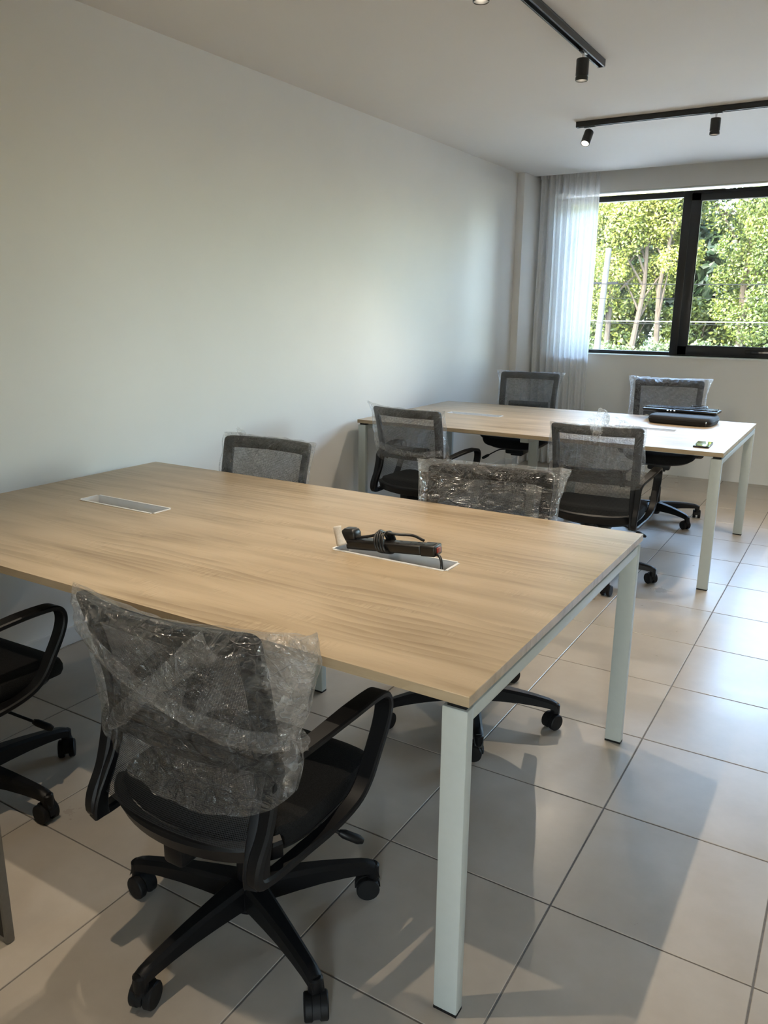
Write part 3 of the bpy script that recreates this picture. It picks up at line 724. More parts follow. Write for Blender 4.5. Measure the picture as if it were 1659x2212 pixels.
# x, y, yaw, lift, base angle, label
CHAIRS = dict(
    front=(-0.555, -0.014, math.radians(1.5), 0.0, -167, 'black mesh office chair in the foreground, wrapped back turned to the viewer'),
    left=(-1.61, -0.075, math.radians(2), 0.0, 9, 'black office chair cut off by the left edge of the picture'),
    far1L=(-1.68, 1.245, PI+math.radians(2), 0.0, -50, 'black mesh office chair behind the nearer table, closest to the white wall'),
    far1R=(-0.545, 1.205, PI+math.radians(12), 0.0, -131, 'black mesh office chair behind the power strip on the nearer table'),
    near2L=(-1.725, 3.02, math.radians(-4), 0.0, -30, 'black mesh office chair on the near side of the farther table, beside the wall'),
    near2R=(-0.615, 2.985, math.radians(5), 0.0, 10, 'black mesh office chair on the near side of the farther table, near the phone'),
    far2L=(-1.70, 4.50, PI+math.radians(4), 0.092, 20, 'black mesh office chair behind the farther table, in front of the curtain'),
    far2R=(-0.625, 4.49, PI+math.radians(8), 0.092, 36, 'black mesh office chair behind the keyboard on the farther table'))
for k, (x, y, yaw, dz, bd, lab) in enumerate(CHAIRS.values()): build_chair(x, y, yaw, dz, bd, lab, 11+k)

# ------------------------------------------------------------------ polythene bags over the chair backs
def ridge(p): return 1.0-2.0*abs(noise.noise(p))
def bag(key, seed, left, right, top, bottom, label, slack=0.020, crink=0.006, folds=(), tuft=None, flare=0.0, skin='polythene_film'):
    x, y, yaw, dz, _, _ = CHAIRS[key]
    nu, nv = 84, 70; vs = []; uvs = []; fs = []
    so = Vector((seed*13.7, seed*7.3, seed*3.1))
    for side in (-1, 1):
        b0 = len(vs)
        for j in range(nv+1):
            v = j/nv
            for i in range(nu+1):
                q = i/nu
                # corner points of the outline at this (q, v)
                zb = interp(bottom, -0.26+0.52*q); zt = interp(top, -0.26+0.52*q)
                z = zb+(zt-zb)*v
                ul = interp(left, z); ur = interp(right, z)
                s_ = q*2-1
                u = ul+(ur-ul)*(0.5+0.5*math.copysign(1-(1-abs(s_))**1.25, s_))
                edge = max(0.0, 1-abs(s_)**5)**0.6
                tope = min(1.0, max(0.0, (zt-z)/0.030))**0.55
                w = edge*tope
                zz = min(z, 1.0)
                p3 = Vector((u*5, z*5, side*2.0))+so
                d = (Vector((math.cos(0.7), math.sin(0.7), 0)), Vector((math.cos(-0.9), math.sin(-0.9), 0)))
                a1 = Vector((p3.dot(d[0])*0.6, p3.dot(d[1])*2.2, p3.z)); a2 = Vector((p3.dot(d[1])*0.7, p3.dot(d[0])*2.6, p3.z+4))
                n = 0.5*max(0, ridge(a1))+0.5*max(0, ridge(a2))+0.45*max(0, ridge(p3*2.7))+0.30*max(0, ridge(p3*5.5))
                off = 0.0155 + slack*(0.35+0.65*(0.5+0.5*noise.noise(p3*0.8))) + crink*n*2.2 + flare*max(0, 1-v*4)
                for (u1, z1, u2, z2, wd, hg) in folds:
                    if side > 0: continue
                    dx, dz2 = u2-u1, z2-z1; L2 = dx*dx+dz2*dz2
                    t = max(0, min(1, ((u-u1)*dx+(z-z1)*dz2)/L2)); dd = math.hypot(u-(u1+dx*t), z-(z1+dz2*t))
                    off += hg*math.exp(-(dd/wd)**2)*(0.8+0.4*noise.noise(Vector((t*9, seed, 0))))
                base = BS(max(-0.26, min(0.26, u)), zz)
                jit = 0.004*noise.noise(p3*3.1)
                py = base.y + side*(0.002+(off-0.002)*w) + (1-w)*jit*2
                # loose film beyond the frame wanders
                out = max(0.0, abs(u)-0.245)
                py += out*0.22*noise.noise(Vector((u*9, z*9, seed*2.0))) + side*0.0*out
                pz = z + (1-tope)*0.006*noise.noise(Vector((u*22, seed, 1.0))) + (0.006*noise.noise(Vector((u*18, seed, 5.0))) if j == 0 else 0)
                vs.append((u+jit, py, pz))
        for j in range(nv):
            for i in range(nu):
                a = b0+j*(nu+1)+i; f = (a, a+1, a+nu+2, a+nu+1)
                fs.append(f if side < 0 else f[::-1])
    n_skin = len(fs)
    # loose twists and flaps of film
    def ribbon(path, wid, twist=0.0):
        P = smooth_path(path, 8); n0 = len(vs); m_ = len(P); k_ = 7
        for i, p in enumerate(P):
            t = (P[min(i+1, m_-1)]-P[max(i-1, 0)]).normalized(); sd = t.cross(Vector((0, -1, 0)))
            if sd.length < 1e-3: sd = Vector((1, 0, 0))
            sd.normalize(); nn = t.cross(sd); tt = i/(m_-1)
            wdt = interp([(k/(len(wid)-1), wv) for k, wv in enumerate(wid)], tt)
            for k in range(k_):
                a = (k/(k_-1)-0.5)*PI*1.15+twist*tt
                rn = 1+0.35*noise.noise(Vector((tt*8, k*0.9, seed*3)))
                vs.append(tuple(p + sd*math.sin(a)*wdt*rn - nn*math.cos(a)*wdt*0.42*rn))
        for i in range(m_-1):
            for k in range(k_-1):
                a = n0+i*k_+k; fs.append((a, a+1, a+k_+1, a+k_))
    for path, wid, tw in (tuft or ()): ribbon([BS(a, z, o) if abs(a) < 0.26 else BS(math.copysign(0.26, a), z, o)+Vector((a-math.copysign(0.26, a), 0, 0)) for a, z, o in path], wid, tw)
    me = mesh('plastic_bag', vs, fs, skin, True); me.materials.append(MATS['polythene_fold'])
    for pg in me.polygons:
        if pg.index >= n_skin or abs(pg.center.x) > 0.256: pg.material_index = 1
    o = link('plastic_bag', me, None, (x, y, dz), (0, 0, yaw))
    tag(o, label, 'plastic bag', 'clear bags over the chair backs')
    return o
ST = lambda a: [(0.3, -a), (1.0, -a)]
def sides(a, ear=0.0, zt=0.885, low=0.0):
    return [(0.3, a+low), (zt-0.09, a), (zt-0.02, a+ear*0.6), (zt+0.01, a+ear), (1.0, a+ear)]
def neg(t): return [(z, -a) for z, a in t]
flat = lambda z: [(-0.3, z), (0.3, z)]
bag('front', 1, neg([(0.3, 0.215), (0.56, 0.225), (0.62, 0.238), (0.80, 0.250), (0.90, 0.258), (1.0, 0.258)]),
    [(0.3, 0.255), (0.51, 0.262), (0.60, 0.276), (0.655, 0.268), (0.70, 0.290), (0.76, 0.315), (0.84, 0.352), (0.90, 0.372), (1.0, 0.372)],
    [(-0.26, 0.893), (0.0, 0.890), (0.15, 0.894), (0.21, 0.905), (0.26, 0.925)], [(-0.26, 0.575), (-0.16, 0.545), (-0.02, 0.505), (0.12, 0.498), (0.22, 0.520), (0.26, 0.545)],
    'torn looking clear plastic bag twisted around the foreground chair back',
    slack=0.016, crink=0.008, skin='polythene_milky', folds=((-0.21, 0.83, 0.24, 0.655, 0.020, 0.016), (0.19, 0.86, -0.20, 0.575, 0.022, 0.014), (0.24, 0.655, 0.10, 0.645, 0.03, 0.012)),
    tuft=[([(-0.215, 0.82, -0.040), (-0.10, 0.775, -0.046), (0.0, 0.735, -0.050), (0.11, 0.690, -0.046), (0.20, 0.660, -0.036), (0.262, 0.655, -0.01)], (0.012, 0.020, 0.016, 0.022, 0.024, 0.020), 0.4),
          ([(0.17, 0.875, -0.030), (0.08, 0.80, -0.042), (-0.02, 0.715, -0.052), (-0.12, 0.635, -0.044), (-0.21, 0.565, -0.020)], (0.030, 0.024, 0.014, 0.022, 0.012), -0.5),
          ([(0.262, 0.69, -0.01), (0.276, 0.66, 0.0), (0.262, 0.63, 0.01)], (0.02, 0.026, 0.014), 0.5)])
bag('far1R', 2, neg(sides(0.262, 0.030, low=-0.01)), sides(0.262, 0.020), [(-0.26, 0.905), (0.0, 0.893), (0.20, 0.905), (0.26, 0.902)], flat(0.54),
    'shiny crinkled clear plastic bag over the chair behind the power strip', slack=0.012, crink=0.010, skin='polythene_crisp')
bag('far1L', 3, neg(sides(0.247, 0.02)), sides(0.243, 0.0), [(-0.26, 0.893), (0.10, 0.890), (0.20, 0.903), (0.26, 0.897)], [(-0.26, 0.70), (0.26, 0.56)],
    'clear plastic bag over the chair nearest the white wall behind the near table', slack=0.012, crink=0.006,
    tuft=[([(0.16, 0.885, -0.01), (0.185, 0.905, -0.012), (0.20, 0.918, -0.014)], (0.020, 0.014, 0.005), 0.3)])
bag('near2L', 4, neg([(0.3, 0.240), (0.56, 0.245), (0.68, 0.270), (0.85, 0.255), (0.885, 0.270), (0.90, 0.290), (1.0, 0.290)]), [(0.3, 0.25), (0.6, 0.262), (0.72, 0.250), (0.86, 0.252), (0.90, 0.266), (1.0, 0.266)],
    [(-0.26, 0.908), (-0.1, 0.893), (0.26, 0.892)], [(-0.26, 0.60), (-0.1, 0.545), (0.05, 0.535), (0.26, 0.575)],
    'loose clear plastic bag over the chair beside the wall at the far table', slack=0.020, crink=0.007,
    tuft=[([(-0.24, 0.66, -0.03), (-0.1, 0.635, -0.045), (0.08, 0.620, -0.045), (0.24, 0.64, -0.03)], (0.016, 0.020, 0.016, 0.018), 0.6)])
bag('near2R', 5, neg([(0.3, 0.232), (0.6, 0.242), (0.72, 0.262), (0.85, 0.245), (1.0, 0.245)]), [(0.3, 0.245), (0.6, 0.250), (0.8, 0.243), (1.0, 0.243)],
    [(-0.26, 0.890), (0.0, 0.892), (0.26, 0.892)], [(-0.26, 0.565), (0.0, 0.545), (0.26, 0.570)],
    'clear plastic bag with a knotted tuft over the chair near the phone', slack=0.014, crink=0.006,
    tuft=[([(0.03, 0.860, -0.040), (0.015, 0.885, -0.044), (0.02, 0.915, -0.035), (0.036, 0.950, -0.03), (0.026, 0.985, -0.03)], (0.020, 0.034, 0.048, 0.038, 0.006), 0.8),
          ([(0.01, 0.895, -0.036), (0.02, 0.855, -0.046), (0.0, 0.810, -0.044)], (0.016, 0.022, 0.020), 0.5),
          ([(0.04, 0.925, -0.025), (0.11, 0.912, -0.025), (0.20, 0.893, -0.02)], (0.034, 0.024, 0.006), 0.2)])
bag('far2L', 6, neg(sides(0.246, 0.035)), sides(0.244, 0.030), [(-0.26, 0.898), (0.0, 0.889), (0.26, 0.897)], flat(0.53),
    'taut clear plastic bag over the chair in front of the curtain', slack=0.008, crink=0.004)
bag('far2R', 7, neg(sides(0.258, 0.030)), sides(0.262, 0.020), [(-0.26, 0.903), (0.0, 0.893), (0.26, 0.905)], flat(0.53),
    'glossy clear plastic bag over the chair behind the keyboard', slack=0.010, crink=0.009, skin='polythene_crisp')
bag('left', 8, neg(sides(0.25, 0.02)), sides(0.25, 0.02), flat(0.895), flat(0.54), 'clear plastic bag over the chair at the left picture edge', slack=0.012)

# ------------------------------------------------------------------ power strip in the near tray
def power_strip():
    A = Vector((-0.712, 0.664, 0.768)); B = Vector((-0.418, 0.676, 0.7905))
    t = tag(empty('power_strip', (A.x, A.y, A.z)), 'black power strip wrapped in its own cable lying over the white tray', 'power strip')
    ax = (B-A); Ln = ax.length
    t.rotation_euler = ax.to_track_quat('X', 'Z').to_euler()
    bm = bmesh.new(); add_box(bm, 0, Ln-0.045, -0.0245, 0.0245, -0.014, 0.015, bev=0.006, seg=3); link('body', bm_mesh('body', bm, 'strip_plastic', True), t)
    bm = bmesh.new(); add_box(bm, Ln-0.047, Ln, -0.0255, 0.0255, -0.0155, 0.0165, bev=0.005, seg=3); cap = link('end_cap', bm_mesh('end_cap', bm, 'strip_plastic', True), t)
    tag(link('switch', box_me('switch', 'red_switch', Ln-0.001, Ln+0.0035, -0.012, 0.010, -0.006, 0.009, bev=0.0015), cap), 'red rocker switch')
    slots = bmesh.new()
    for k in range(4):
        cx = 0.045+k*0.058
        for dx, dy, w, h in ((-0.011, 0, 0.0035, 0.009), (0.010, -0.011, 0.008, 0.003), (0.010, 0.011, 0.008, 0.003)):
            add_box(slots, cx+dx-w/2, cx+dx+w/2, dy-h/2, dy+h/2, 0.0150, 0.0154)
    add_box(slots, Ln-0.012, Ln-0.0085, -0.013, 0.013, 0.0166, 0.0169)
    link('socket_slots', bm_mesh('socket_slots', slots, 'strip_slot'), t)
    R_ = 0.0042; bm = bmesh.new(); pts = []
    # four turns round the body, then the end runs to the plug
    start = [(0.245, 0.010, 0.022), (0.205, 0.022, 0.031), (0.165, 0.012, 0.034)]
    pts += start
    for k in range(0, 4*12+1):
        a = PI/2 - 2*PI*k/12; xx = 0.142-0.0085*(k/12) - 0.010*math.sin(a)
        lift = 0.016+0.004*math.sin(k*0.9)
        pts.append((xx, 0.033*math.cos(a)*(1+0.05*math.sin(k)), 0.0015+(0.0225+lift)*math.sin(a) if math.sin(a) > 0 else 0.0015+0.0195*math.sin(a)))
    pts += [(0.085, 0.004, 0.028), (0.05, -0.004, 0.022), (0.025, -0.008, 0.021)]
    tube(bm, smooth_path(pts, 4), R_, 10)
    link('cable', bm_mesh('cable', bm, 'cable_black', True), t)
    bm = bmesh.new()
    tube(bm, smooth_path([(Ln-0.004, -0.012, -0.008), (Ln+0.012, -0.020, -0.012), (Ln+0.022, -0.030, -0.028), (Ln+0.020, -0.036, -0.060), (Ln-0.01, -0.034, -0.100), (Ln-0.06, -0.02, -0.106), (Ln-0.10, 0.0, -0.104)], 5), R_, 10)
    link('cable', bm_mesh('cable', bm, 'cable_black', True), t)
    bm = bmesh.new()
    rings = []
    for zz, sx, sy in ((0, 0.022, 0.020), (0.005, 0.026, 0.022), (0.020, 0.026, 0.022), (0.030, 0.022, 0.019), (0.035, 0.016, 0.014)):
        rings.append([bm.verts.new((0.002+x, y, 0.010+zz)) for x, y in superring(sx, sy, 20, 6.0, 0.002, 0.004)])
    for P, Q in zip(rings, rings[1:]):
        for k in range(20): bm.faces.new((P[k], P[(k+1) % 20], Q[(k+1) % 20], Q[k]))
    bm.faces.new(rings[0][::-1]); bm.faces.new(rings[-1])
    link('plug', bm_mesh('plug', bm, 'cable_black', True), t)
    # folded paper care tag
    vs = []; n = 10
    for i in range(n+1):
        q = i/n
        for k in range(3):
            vs.append((-0.040+0.017*k+0.016*q*q, -0.024-0.012*q+0.007*math.sin(2.2*k+3*q), 0.052-0.056*q+0.004*k))
    fs = [(i*3+k, i*3+k+1, i*3+k+4, i*3+k+3) for i in range(n) for k in range(2)]
    me = mesh('paper_tag', vs, fs, 'paper_tag', True); tg = link('paper_tag', me, t)
    sm = tg.modifiers.new('thick', 'SOLIDIFY'); sm.thickness = 0.0006
    tag(tg, 'creased off-white paper tag')
power_strip()

# ------------------------------------------------------------------ laptop sleeve, keyboard, phone on the far table
def pillow_me(name, w, d, h, mat, p=5.0, n=72):
    bm = bmesh.new(); rings = []
    prof = [(0.55, -0.5), (0.90, -0.5), (0.965, -0.44), (0.99, -0.25), (1.0, -0.06), (1.0, 0.06), (0.985, 0.25), (0.94, 0.43), (0.85, 0.50), (0.5, 0.53)]
    for s, z in prof:
        k = 1-(1-s)
        rings.append([bm.verts.new((x, y, z*h)) for x, y in superring(w/2-(1-s)*d/2, d/2*s, n, p)])
    for A, B in zip(rings, rings[1:]):
        for k in range(n): bm.faces.new((A[k], A[(k+1) % n], B[(k+1) % n], B[k]))
    bm.faces.new(rings[0][::-1]); bm.faces.new(rings[-1])
    return bm_mesh(name, bm, mat, True)
slx, sly = -0.435, 4.165
sl = tag(empty('laptop_sleeve', (slx, sly, TH+0.001), math.radians(-3)), 'black zipped laptop sleeve lying under the keyboard', 'laptop sleeve')
link('sleeve_body', pillow_me('sleeve_body', 0.405, 0.315, 0.052, 'sleeve_fabric'), sl, (0, 0, 0.026))
bm = bmesh.new()
rg = superring(0.2035, 0.1585, 96, 5.0); tube(bm, [(x, y, 0.028) for x, y in rg], 0.0022, 6, closed=True)
link('zipper', bm_mesh('zipper', bm, 'black_rubber', True), sl)
bm = bmesh.new(); add_box(bm, 0.172, 0.178, -0.166, -0.160, 0.022, 0.034, bev=0.001)
pl_ = link('zip_slider', bm_mesh('zip_slider', bm, 'zip_metal', True), sl)
bm = bmesh.new(); add_box(bm, 0.1725, 0.1775, -0.169, -0.166, 0.003, 0.023, bev=0.001); link('zip_pull', bm_mesh('zip_pull', bm, 'black_rubber', True), pl_)

kx, ky, kz = -0.475, 4.285, TH+0.0575
kb = tag(empty('keyboard', (kx, ky, kz), math.radians(-2)), 'black computer keyboard balanced on the laptop sleeve', 'keyboard')
bm = bmesh.new(); add_box(bm, -0.235, 0.235, -0.085, 0.085, 0, 0.018, bev=0.006, seg=2)
link('keyboard_case', bm_mesh('keyboard_case', bm, 'keyboard_black', True), kb)
bm = bmesh.new()
for r in range(6):
    yy = 0.062-r*0.0205-(0.005 if r else 0)
    xs0 = -0.225
    while xs0 < 0.222:
        wk = 0.0165
        if r == 5 and -0.13 < xs0 < -0.11: wk = 0.105
        if not (0.062 < xs0 < 0.070 or 0.135 < xs0 < 0.142):
            add_box(bm, xs0, xs0+wk, yy-0.0155, yy, 0.017, 0.0245)
        xs0 += wk+0.0022
ks = tag(link('keys', bm_mesh('keys', bm, 'key_black'), kb), 'rows of black keys', kind='stuff')
bm = bmesh.new()
for q in range(3): add_box(bm, -0.075+q*0.022, -0.066+q*0.022, -0.0862, -0.0850, 0.008, 0.013)
tag(link('indicator_lights', bm_mesh('indicator_lights', bm, 'indicator_led'), kb), 'three pale indicator lights')
bm = bmesh.new()
loop = [(0.03, 0.087, 0.012), (0.05, 0.095, 0.030), (0.075, 0.05, 0.040)]
for k in range(20):
    a = k*2*PI/9; rr_ = 0.045+0.010*math.sin(k*1.7); loop.append((0.105+rr_*math.cos(a)*1.1, 0.0+rr_*0.9*math.sin(a), 0.031+0.012*abs(math.sin(k*0.8))))
loop += [(0.07, -0.045, 0.030), (0.0, -0.070, 0.028), (-0.035, -0.092, 0.020), (-0.055, -0.118, -0.010), (-0.062, -0.130, -0.035), (-0.050, -0.140, -0.0545), (-0.02, -0.150, -0.0555), (0.0, -0.155, -0.0555)]
tube(bm, smooth_path(loop, 4), 0.0018, 6); link('cable', bm_mesh('cable', bm, 'cable_black', True), kb)
bm = bmesh.new(); add_box(bm, 0.0, 0.022, -0.161, -0.149, -0.0570, -0.0500, bev=0.0015); up_ = link('usb_plug', bm_mesh('usb_plug', bm, 'cable_black', True), kb)
tag(link('usb_tip', box_me('usb_tip', 'zip_metal', 0.022, 0.034, -0.1605, -0.1495, -0.0555, -0.0515), up_), 'bare metal plug tip')

ph = tag(empty('smartphone', (-0.158, 3.275, TH), math.radians(2)), 'dark smartphone lying face up near the table corner', 'smartphone')
bm = bmesh.new(); add_box(bm, -0.040, 0.040, -0.088, 0.088, 0.0005, 0.0095, bev=0.0035, seg=3); link('phone_case', bm_mesh('phone_case', bm, 'phone_body', True), ph)
link('phone_screen', box_me('phone_screen', 'phone_glass', -0.0375, 0.0375, -0.0855, 0.0855, 0.0094, 0.0101), ph)

# dark panel standing at the left picture edge
pn = tag(empty('dark_panel', (-0.985, -0.371, 0), 0), 'black upright panel with a taupe edge at the lower left picture edge', 'panel')
bm = bmesh.new(); add_box(bm, -0.36, -0.012, 0.0, 0.018, 0.012, 0.42, bev=0.004); link('panel_board', bm_mesh('panel_board', bm, 'panel_black', True), pn)
bm = bmesh.new(); add_box(bm, -0.014, 0.002, -0.002, 0.020, 0.0, 0.42, bev=0.006); add_box(bm, -0.36, -0.012, -0.002, 0.020, 0.0, 0.014, bev=0.004)
link('edge_strip', bm_mesh('edge_strip', bm, 'panel_edge', True), pn)

# ------------------------------------------------------------------ track lights
def track(p0, p1, label):
    d = Vector(p1)-Vector(p0); t = tag(empty('lighting_track', p0, math.atan2(d.y, d.x)), label, 'light track', 'black ceiling light tracks')
    ln = d.length; w, h = 0.0175, 0.034
    bm = bmesh.new()
    add_box(bm, 0, ln, -w, w, -0.010, 0, bev=0.002, seg=1); add_box(bm, 0, ln, -w, -w+0.008, -h, -0.008, bev=0.001, seg=1); add_box(bm, 0, ln, w-0.008, w, -h, -0.008, bev=0.001, seg=1)
    link('rail', bm_mesh('rail', bm, 'track_black', True), t)
    for x in (-0.006, ln-0.004): link('end_cap', box_me('end_cap', 'track_black', x, x+0.010, -w-0.001, w+0.001, -h-0.001, 0, bev=0.003), t)
    return t
def spot_head(loc, along, tilt=None, label='', on=True, power=SPOT_W):
    """adapter in the track, chrome stem, cylindrical head; loc on the ceiling; tilt = aim direction"""
    s = tag(empty('track_spotlight', loc), label, 'spotlight', 'black cylinder spotlights on the tracks')
    a = box_me('adapter', 'track_black', *((-0.035, 0.035, -0.0095, 0.0095) if along == 'x' else (-0.0095, 0.0095, -0.035, 0.035)), -0.040, -0.018, bev=0.002)
    link('adapter', a, s)
    bm = bmesh.new(); lathe(bm, [(0.0055, -0.078), (0.0055, -0.038)], 14); link('stem', bm_mesh('stem', bm, 'chrome', True), s)
    bm = bmesh.new(); lathe(bm, [(0.010, 0.006), (0.0275, 0.002), (0.0285, -0.002), (0.0285, -0.066), (0.0262, -0.068), (0.0262, -0.071), (0.0285, -0.073), (0.0285, -0.086), (0.0265, -0.088), (0.0245, -0.086), (0.0235, -0.055)], 30)
    hd = link('lamp_head', bm_mesh('lamp_head', bm, 'track_black', True), s, (0, 0, -0.066))
    aim = Vector(tilt).normalized() if tilt else Vector((0, 0, -1))
    hd.rotation_euler = aim.to_track_quat('-Z', 'Y').to_euler() if tilt else (0, 0, 0)
    bm = bmesh.new(); lathe(bm, [(0.0236, -0.0580), (0.0236, -0.0570)], 24); link('lens', bm_mesh('lens', bm, 'lamp_glow'), hd)
    lt = light('spot_beam', 'SPOT', (0, 0, -0.091), power, SPOT_C, hd, spot_size=math.radians(92), spot_blend=0.9, shadow_soft_size=0.012)
    return s
X1, Y2 = -0.741, 4.09
track((X1, -1.35, ZC), (X1, 2.88, ZC), 'black light track running away from the viewer over the near table')
track((-1.249, Y2, ZC), (2.4, Y2, ZC), 'black light track running crosswise over the far table')
names = ['spotlight on the near track, out of view behind the viewer', 'spotlight on the near track above the near table edge', 'black cylinder spotlight cut off by the top picture edge', 'black cylinder spotlight hanging at the far end of the near track']
for yy, nm in zip((-0.48, 0.44, 1.515, 2.607), names): spot_head((X1, yy, ZC), 'y', None, nm)
spot_head((-1.170, Y2, ZC), 'x', (-0.10, -0.50, -0.86), 'lit black spotlight tilted forward at the left end of the crosswise track')
spot_head((-0.415, Y2, ZC), 'x', None, 'black cylinder spotlight hanging second on the crosswise track')
spot_head((0.40, Y2, ZC), 'x', None, 'black cylinder spotlight third on the crosswise track')
spot_head((1.25, Y2, ZC), 'x', None, 'black cylinder spotlight fourth on the crosswise track')

# ------------------------------------------------------------------ outdoors
def ground_z(x, y): return -0.12 + (0.55 if y > 15 else 0.0)
bm = bmesh.new(); add_box(bm, -60, 60, 15.0, 90, -0.5, 0.42)
bms = bmesh.new(); add_box(bms, -60, 60, YF+0.3, 15.0, -0.5, -0.12); add_box(bms, -60, 60, -60, YN-0.2, -0.5, -0.12)
tag(link('street', bm_mesh('street', bms, 'paving')), 'unseen paved street outside, made pale to bounce light indoors', 'street', kind='structure')
tag(link('ground', bm_mesh('ground', bm, 'earth')), 'grassy ground outside the window', 'ground', kind='structure')
def leaves_me(name, mat, clumps, n, size, seed):
    rnd = random.Random(seed); vs = []; fs = []; tone = []
    tot = sum(c[3]**2 for c in clumps)
    for (cx, cy, cz, cr) in clumps:
        k_n = int(n*cr**2/tot); ct = rnd.uniform(-0.18, 0.18)
        for _ in range(k_n):
            d = Vector((rnd.gauss(0, 1), rnd.gauss(0, 1), rnd.gauss(0, 0.8))).normalized()*cr*rnd.uniform(0.35, 1.0)**0.5
            p = Vector((cx, cy, cz))+d
            nrm = (d.normalized()*0.5+Vector((rnd.gauss(0, .6), rnd.gauss(0, .6)-0.3, rnd.gauss(0, .6)+0.5))).normalized()
            a = nrm.orthogonal().normalized(); a = (Matrix.Rotation(rnd.uniform(0, 6.28), 3, nrm) @ a); b = nrm.cross(a)
            s = size*rnd.uniform(0.7, 1.35); w = s*0.30; i0 = len(vs)
            vs += [p-a*s*0.5, p+b*w-nrm*w*0.25, p+a*s*0.5, p-b*w-nrm*w*0.25]
            fs += [(i0, i0+1, i0+2), (i0, i0+2, i0+3)]
            tn = min(1, max(0, rnd.gauss(0.5, 0.22)+ct)); tone += [tn]*4
    me = mesh(name, vs, fs, mat)
    at = me.attributes.new('leaf_tone', 'FLOAT', 'POINT'); at.data.foreach_set('value', tone)
    return me
def tree(name, x, y, h, spread, mat, n, size, seed, label, group, trunks=((0, 0),), low=0.25, tr=0.10, cs=1.0):
    rnd = random.Random(seed); g = ground_z(x, y)
    t = tag(empty(name, (x, y, g)), label, 'tree', group)
    clumps = []; bm = bmesh.new()
    for (dx, lean) in trunks:
        base = Vector((dx, rnd.uniform(-0.2, 0.2), -0.05)); top = Vector((dx+lean, rnd.uniform(-0.3, 0.3), h*0.62))
        mid = base.lerp(top, 0.5)+Vector((rnd.uniform(-0.15, 0.15), 0, 0))
        P = smooth_path([base, base.lerp(mid, 0.5), mid, mid.lerp(top, 0.5), top], 3)
        tube(bm, P, [tr*(1-0.62*i/(len(P)-1)) for i in range(len(P))], 8)
        for k in range(9):
            q = P[int(len(P)*(0.28+0.07*k))] if int(len(P)*(0.28+0.07*k)) < len(P) else P[-1]
            a = rnd.uniform(0, 6.28); e = q+Vector((math.cos(a)*spread*rnd.uniform(.35, .8), math.sin(a)*spread*rnd.uniform(.3, .7), h*rnd.uniform(.10, .30)))
            tube(bm, smooth_path([q, q.lerp(e, 0.5)+Vector((0, 0, 0.12)), e], 3), [tr*0.40, tr*0.34, tr*0.30, tr*0.25, tr*0.2, tr*0.15, tr*0.1], 6)
            clumps.append((e.x, e.y, e.z, rnd.uniform(0.4, 0.75)*spread*0.55))
    link('trunk', bm_mesh('trunk', bm, 'bark', True), t)
    for _ in range(int(30*spread)):
        a = rnd.uniform(0, 6.28); q = rnd.uniform(low, 1.0); rad = spread*math.sqrt(max(0.05, 1-((q-0.58)/0.5)**2))*rnd.uniform(0.35, 1.0)
        clumps.append((math.cos(a)*rad, math.sin(a)*rad, h*q, rnd.uniform(0.26, 0.50)*cs))
    tag(link('foliage', leaves_me('foliage', mat, clumps, n, size, seed+50), t), 'leafy crown', kind='stuff')
    return t
tree('broadleaf_tree', -4.35, 17.2, 5.0, 1.35, 'leaf_bright', 50000, 0.064, 21, 'sunlit yellow-green tree with forked trunks seen through the left window pane', 'trees outside the window', ((-0.30, -0.1), (0.25, 0.15), (0.75, 0.25)), low=0.22, tr=0.07)
tree('broadleaf_tree', -1.75, 17.8, 5.6, 1.55, 'leaf_mid', 50000, 0.062, 22, 'fuller green tree seen through the hinged window sash', 'trees outside the window', ((-0.2, 0.2), (0.6, -0.2)), low=0.14, tr=0.09)
tree('broadleaf_tree', 1.9, 17.6, 5.2, 1.7, 'leaf_bright', 8000, 0.09, 23, 'sunlit tree outside beyond the right picture edge', 'trees outside the window', low=0.2)
tree('broadleaf_tree', 5.4, 18.4, 5.6, 1.9, 'leaf_mid', 7000, 0.10, 24, 'green tree outside farther right of the window', 'trees outside the window', low=0.2)
tree('broadleaf_tree', -7.6, 18.0, 5.4, 1.8, 'leaf_mid', 8000, 0.09, 25, 'green tree outside hidden behind the curtain', 'trees outside the window', low=0.2)
tree('evergreen_tree', -5.9, 21.5, 6.0, 2.4, 'leaf_dark', 18000, 0.26, 31, 'dark evergreen behind the pole outside', 'dark trees at the back', low=0.05, tr=0.16, cs=2.0)
tree('evergreen_tree', -2.6, 22.5, 6.0, 2.6, 'leaf_dark', 22000, 0.26, 32, 'dark evergreen behind the sunlit trees in the middle of the window', 'dark trees at the back', low=0.05, tr=0.16, cs=2.0)
tree('evergreen_tree', 0.9, 22.0, 6.0, 2.5, 'leaf_dark', 18000, 0.26, 33, 'dark evergreen behind the sash at the right picture edge', 'dark trees at the back', low=0.05, tr=0.16, cs=2.0)
tree('evergreen_tree', 4.6, 23.0, 6.0, 2.8, 'leaf_dark', 14000, 0.26, 34, 'dark evergreen outside farther right', 'dark trees at the back', low=0.05, tr=0.16, cs=2.0)
tree('evergreen_tree', -9.6, 23.0, 6.0, 2.8, 'leaf_dark', 14000, 0.26, 35, 'dark evergreen outside farther left', 'dark trees at the back', low=0.05, tr=0.16, cs=2.0)
rnd = random.Random(5)
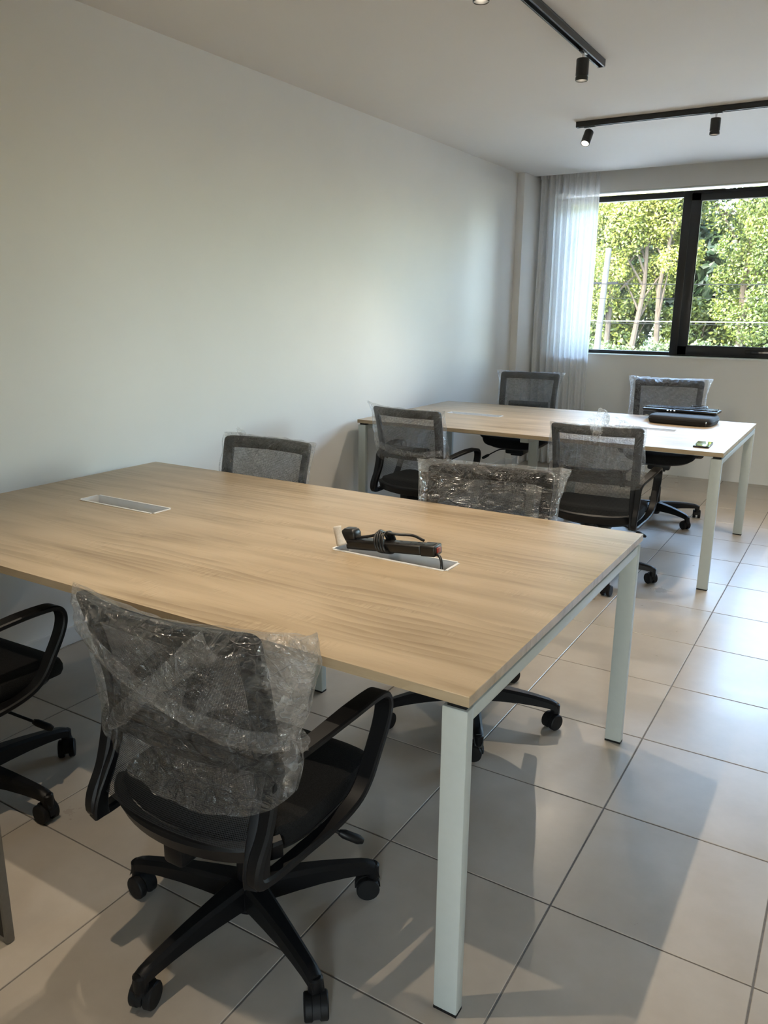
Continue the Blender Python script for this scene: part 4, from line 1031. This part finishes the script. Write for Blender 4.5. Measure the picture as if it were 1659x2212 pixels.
for k, (bx_, by_) in enumerate([(-4.9, 16.0), (-3.9, 15.7), (-3.0, 16.1), (-2.0, 15.8), (-1.0, 16.0), (0.1, 15.9)]):
    t = tag(empty('bush', (bx_, by_, 0.42)), ['pale low bush at the foot of the pole outside', 'pale low bush below the forked tree', 'pale low bush right of the forked trunks', 'pale low bush behind the window mullion', 'pale low bush under the sash pane', 'pale low bush at the right picture edge outside'][k], 'bush', 'low bushes outside')
    cl = [(rnd.uniform(-.5, .5), rnd.uniform(-.3, .3), rnd.uniform(0.05, 0.30), rnd.uniform(.14, .26)) for _ in range(12)]
    tag(link('foliage', leaves_me('foliage', 'leaf_pale', cl, 1500, 0.075, 70+k), t), 'pale leaves', kind='stuff')
    bm = bmesh.new()
    for q in range(4): tube(bm, [(rnd.uniform(-.1, .1), 0, -0.02), (rnd.uniform(-.4, .4), rnd.uniform(-.2, .2), 0.3)], [0.012, 0.005], 6)
    link('stem', bm_mesh('stem', bm, 'bark'), t)
for k, (hx_, hy_) in enumerate([(-6.4, 20.0), (-4.8, 19.6), (-3.2, 19.9), (-1.6, 19.7), (0.0, 20.0), (1.6, 19.8)]):
    t = tag(empty('shrub', (hx_, hy_, 0.42)), ['dark shrub behind the curtain edge outside', 'dark shrub behind the utility pole', 'dark shrub behind the forked trunks', 'dark shrub behind the mullion', 'dark shrub seen low in the sash pane', 'dark shrub outside beyond the right picture edge'][k], 'shrub', 'dark shrubs under the far trees')
    cl = [(rnd.uniform(-.8, .8), rnd.uniform(-.4, .4), rnd.uniform(0.15, 1.3), rnd.uniform(.3, .5)) for _ in range(16)]
    tag(link('foliage', leaves_me('foliage', 'leaf_mid', cl, 4000, 0.11, 90+k), t), 'dense leaves', kind='stuff')
    bm = bmesh.new()
    for q in range(4): tube(bm, [(rnd.uniform(-.1, .1), 0, -0.02), (rnd.uniform(-.5, .5), rnd.uniform(-.2, .2), 1.0)], [0.025, 0.01], 6)
    link('stem', bm_mesh('stem', bm, 'bark'), t)
# utility pole and overhead wires
pt = tag(empty('utility_pole', (-3.67, 13.0, -0.12)), 'pale concrete utility pole beside the curtain edge outside', 'utility pole')
bm = bmesh.new(); tube(bm, [(0, 0, 0), (0.03, 0, 1.2), (0.10, 0, 2.62)], [0.064, 0.058, 0.050], 12); link('pole_shaft', bm_mesh('pole_shaft', bm, 'pole_concrete', True), pt)
bm = bmesh.new(); add_box(bm, -0.20, 0.30, -0.03, 0.03, 2.02, 2.06, bev=0.004); link('crossarm', bm_mesh('crossarm', bm, 'wire_grey', True), pt)
for k, (z0_, z1_, r_, mt_, lab) in enumerate([(1.28, 1.29, 0.010, 'wire_pale', 'thick pale overhead cable low across the window view'), (1.245, 1.25, 0.005, 'wire_grey', 'thin dark wire just under the pale cable'),
        (1.66, 1.665, 0.005, 'wire_grey', 'thin dark wire at mid height across the window view'), (1.90, 1.865, 0.007, 'wire_grey', 'uppermost dark wire across the sash pane')]):
    bm = bmesh.new(); P = [(-12+1.0*q, 13.0-0.1*k, z0_+(z1_-z0_)*(q-8.3)/2.8 - 0.0*q) for q in range(25)]
    tube(bm, P, r_, 6); tag(link('overhead_wire', bm_mesh('overhead_wire', bm, mt_, True)), lab, 'wire', 'overhead wires outside')
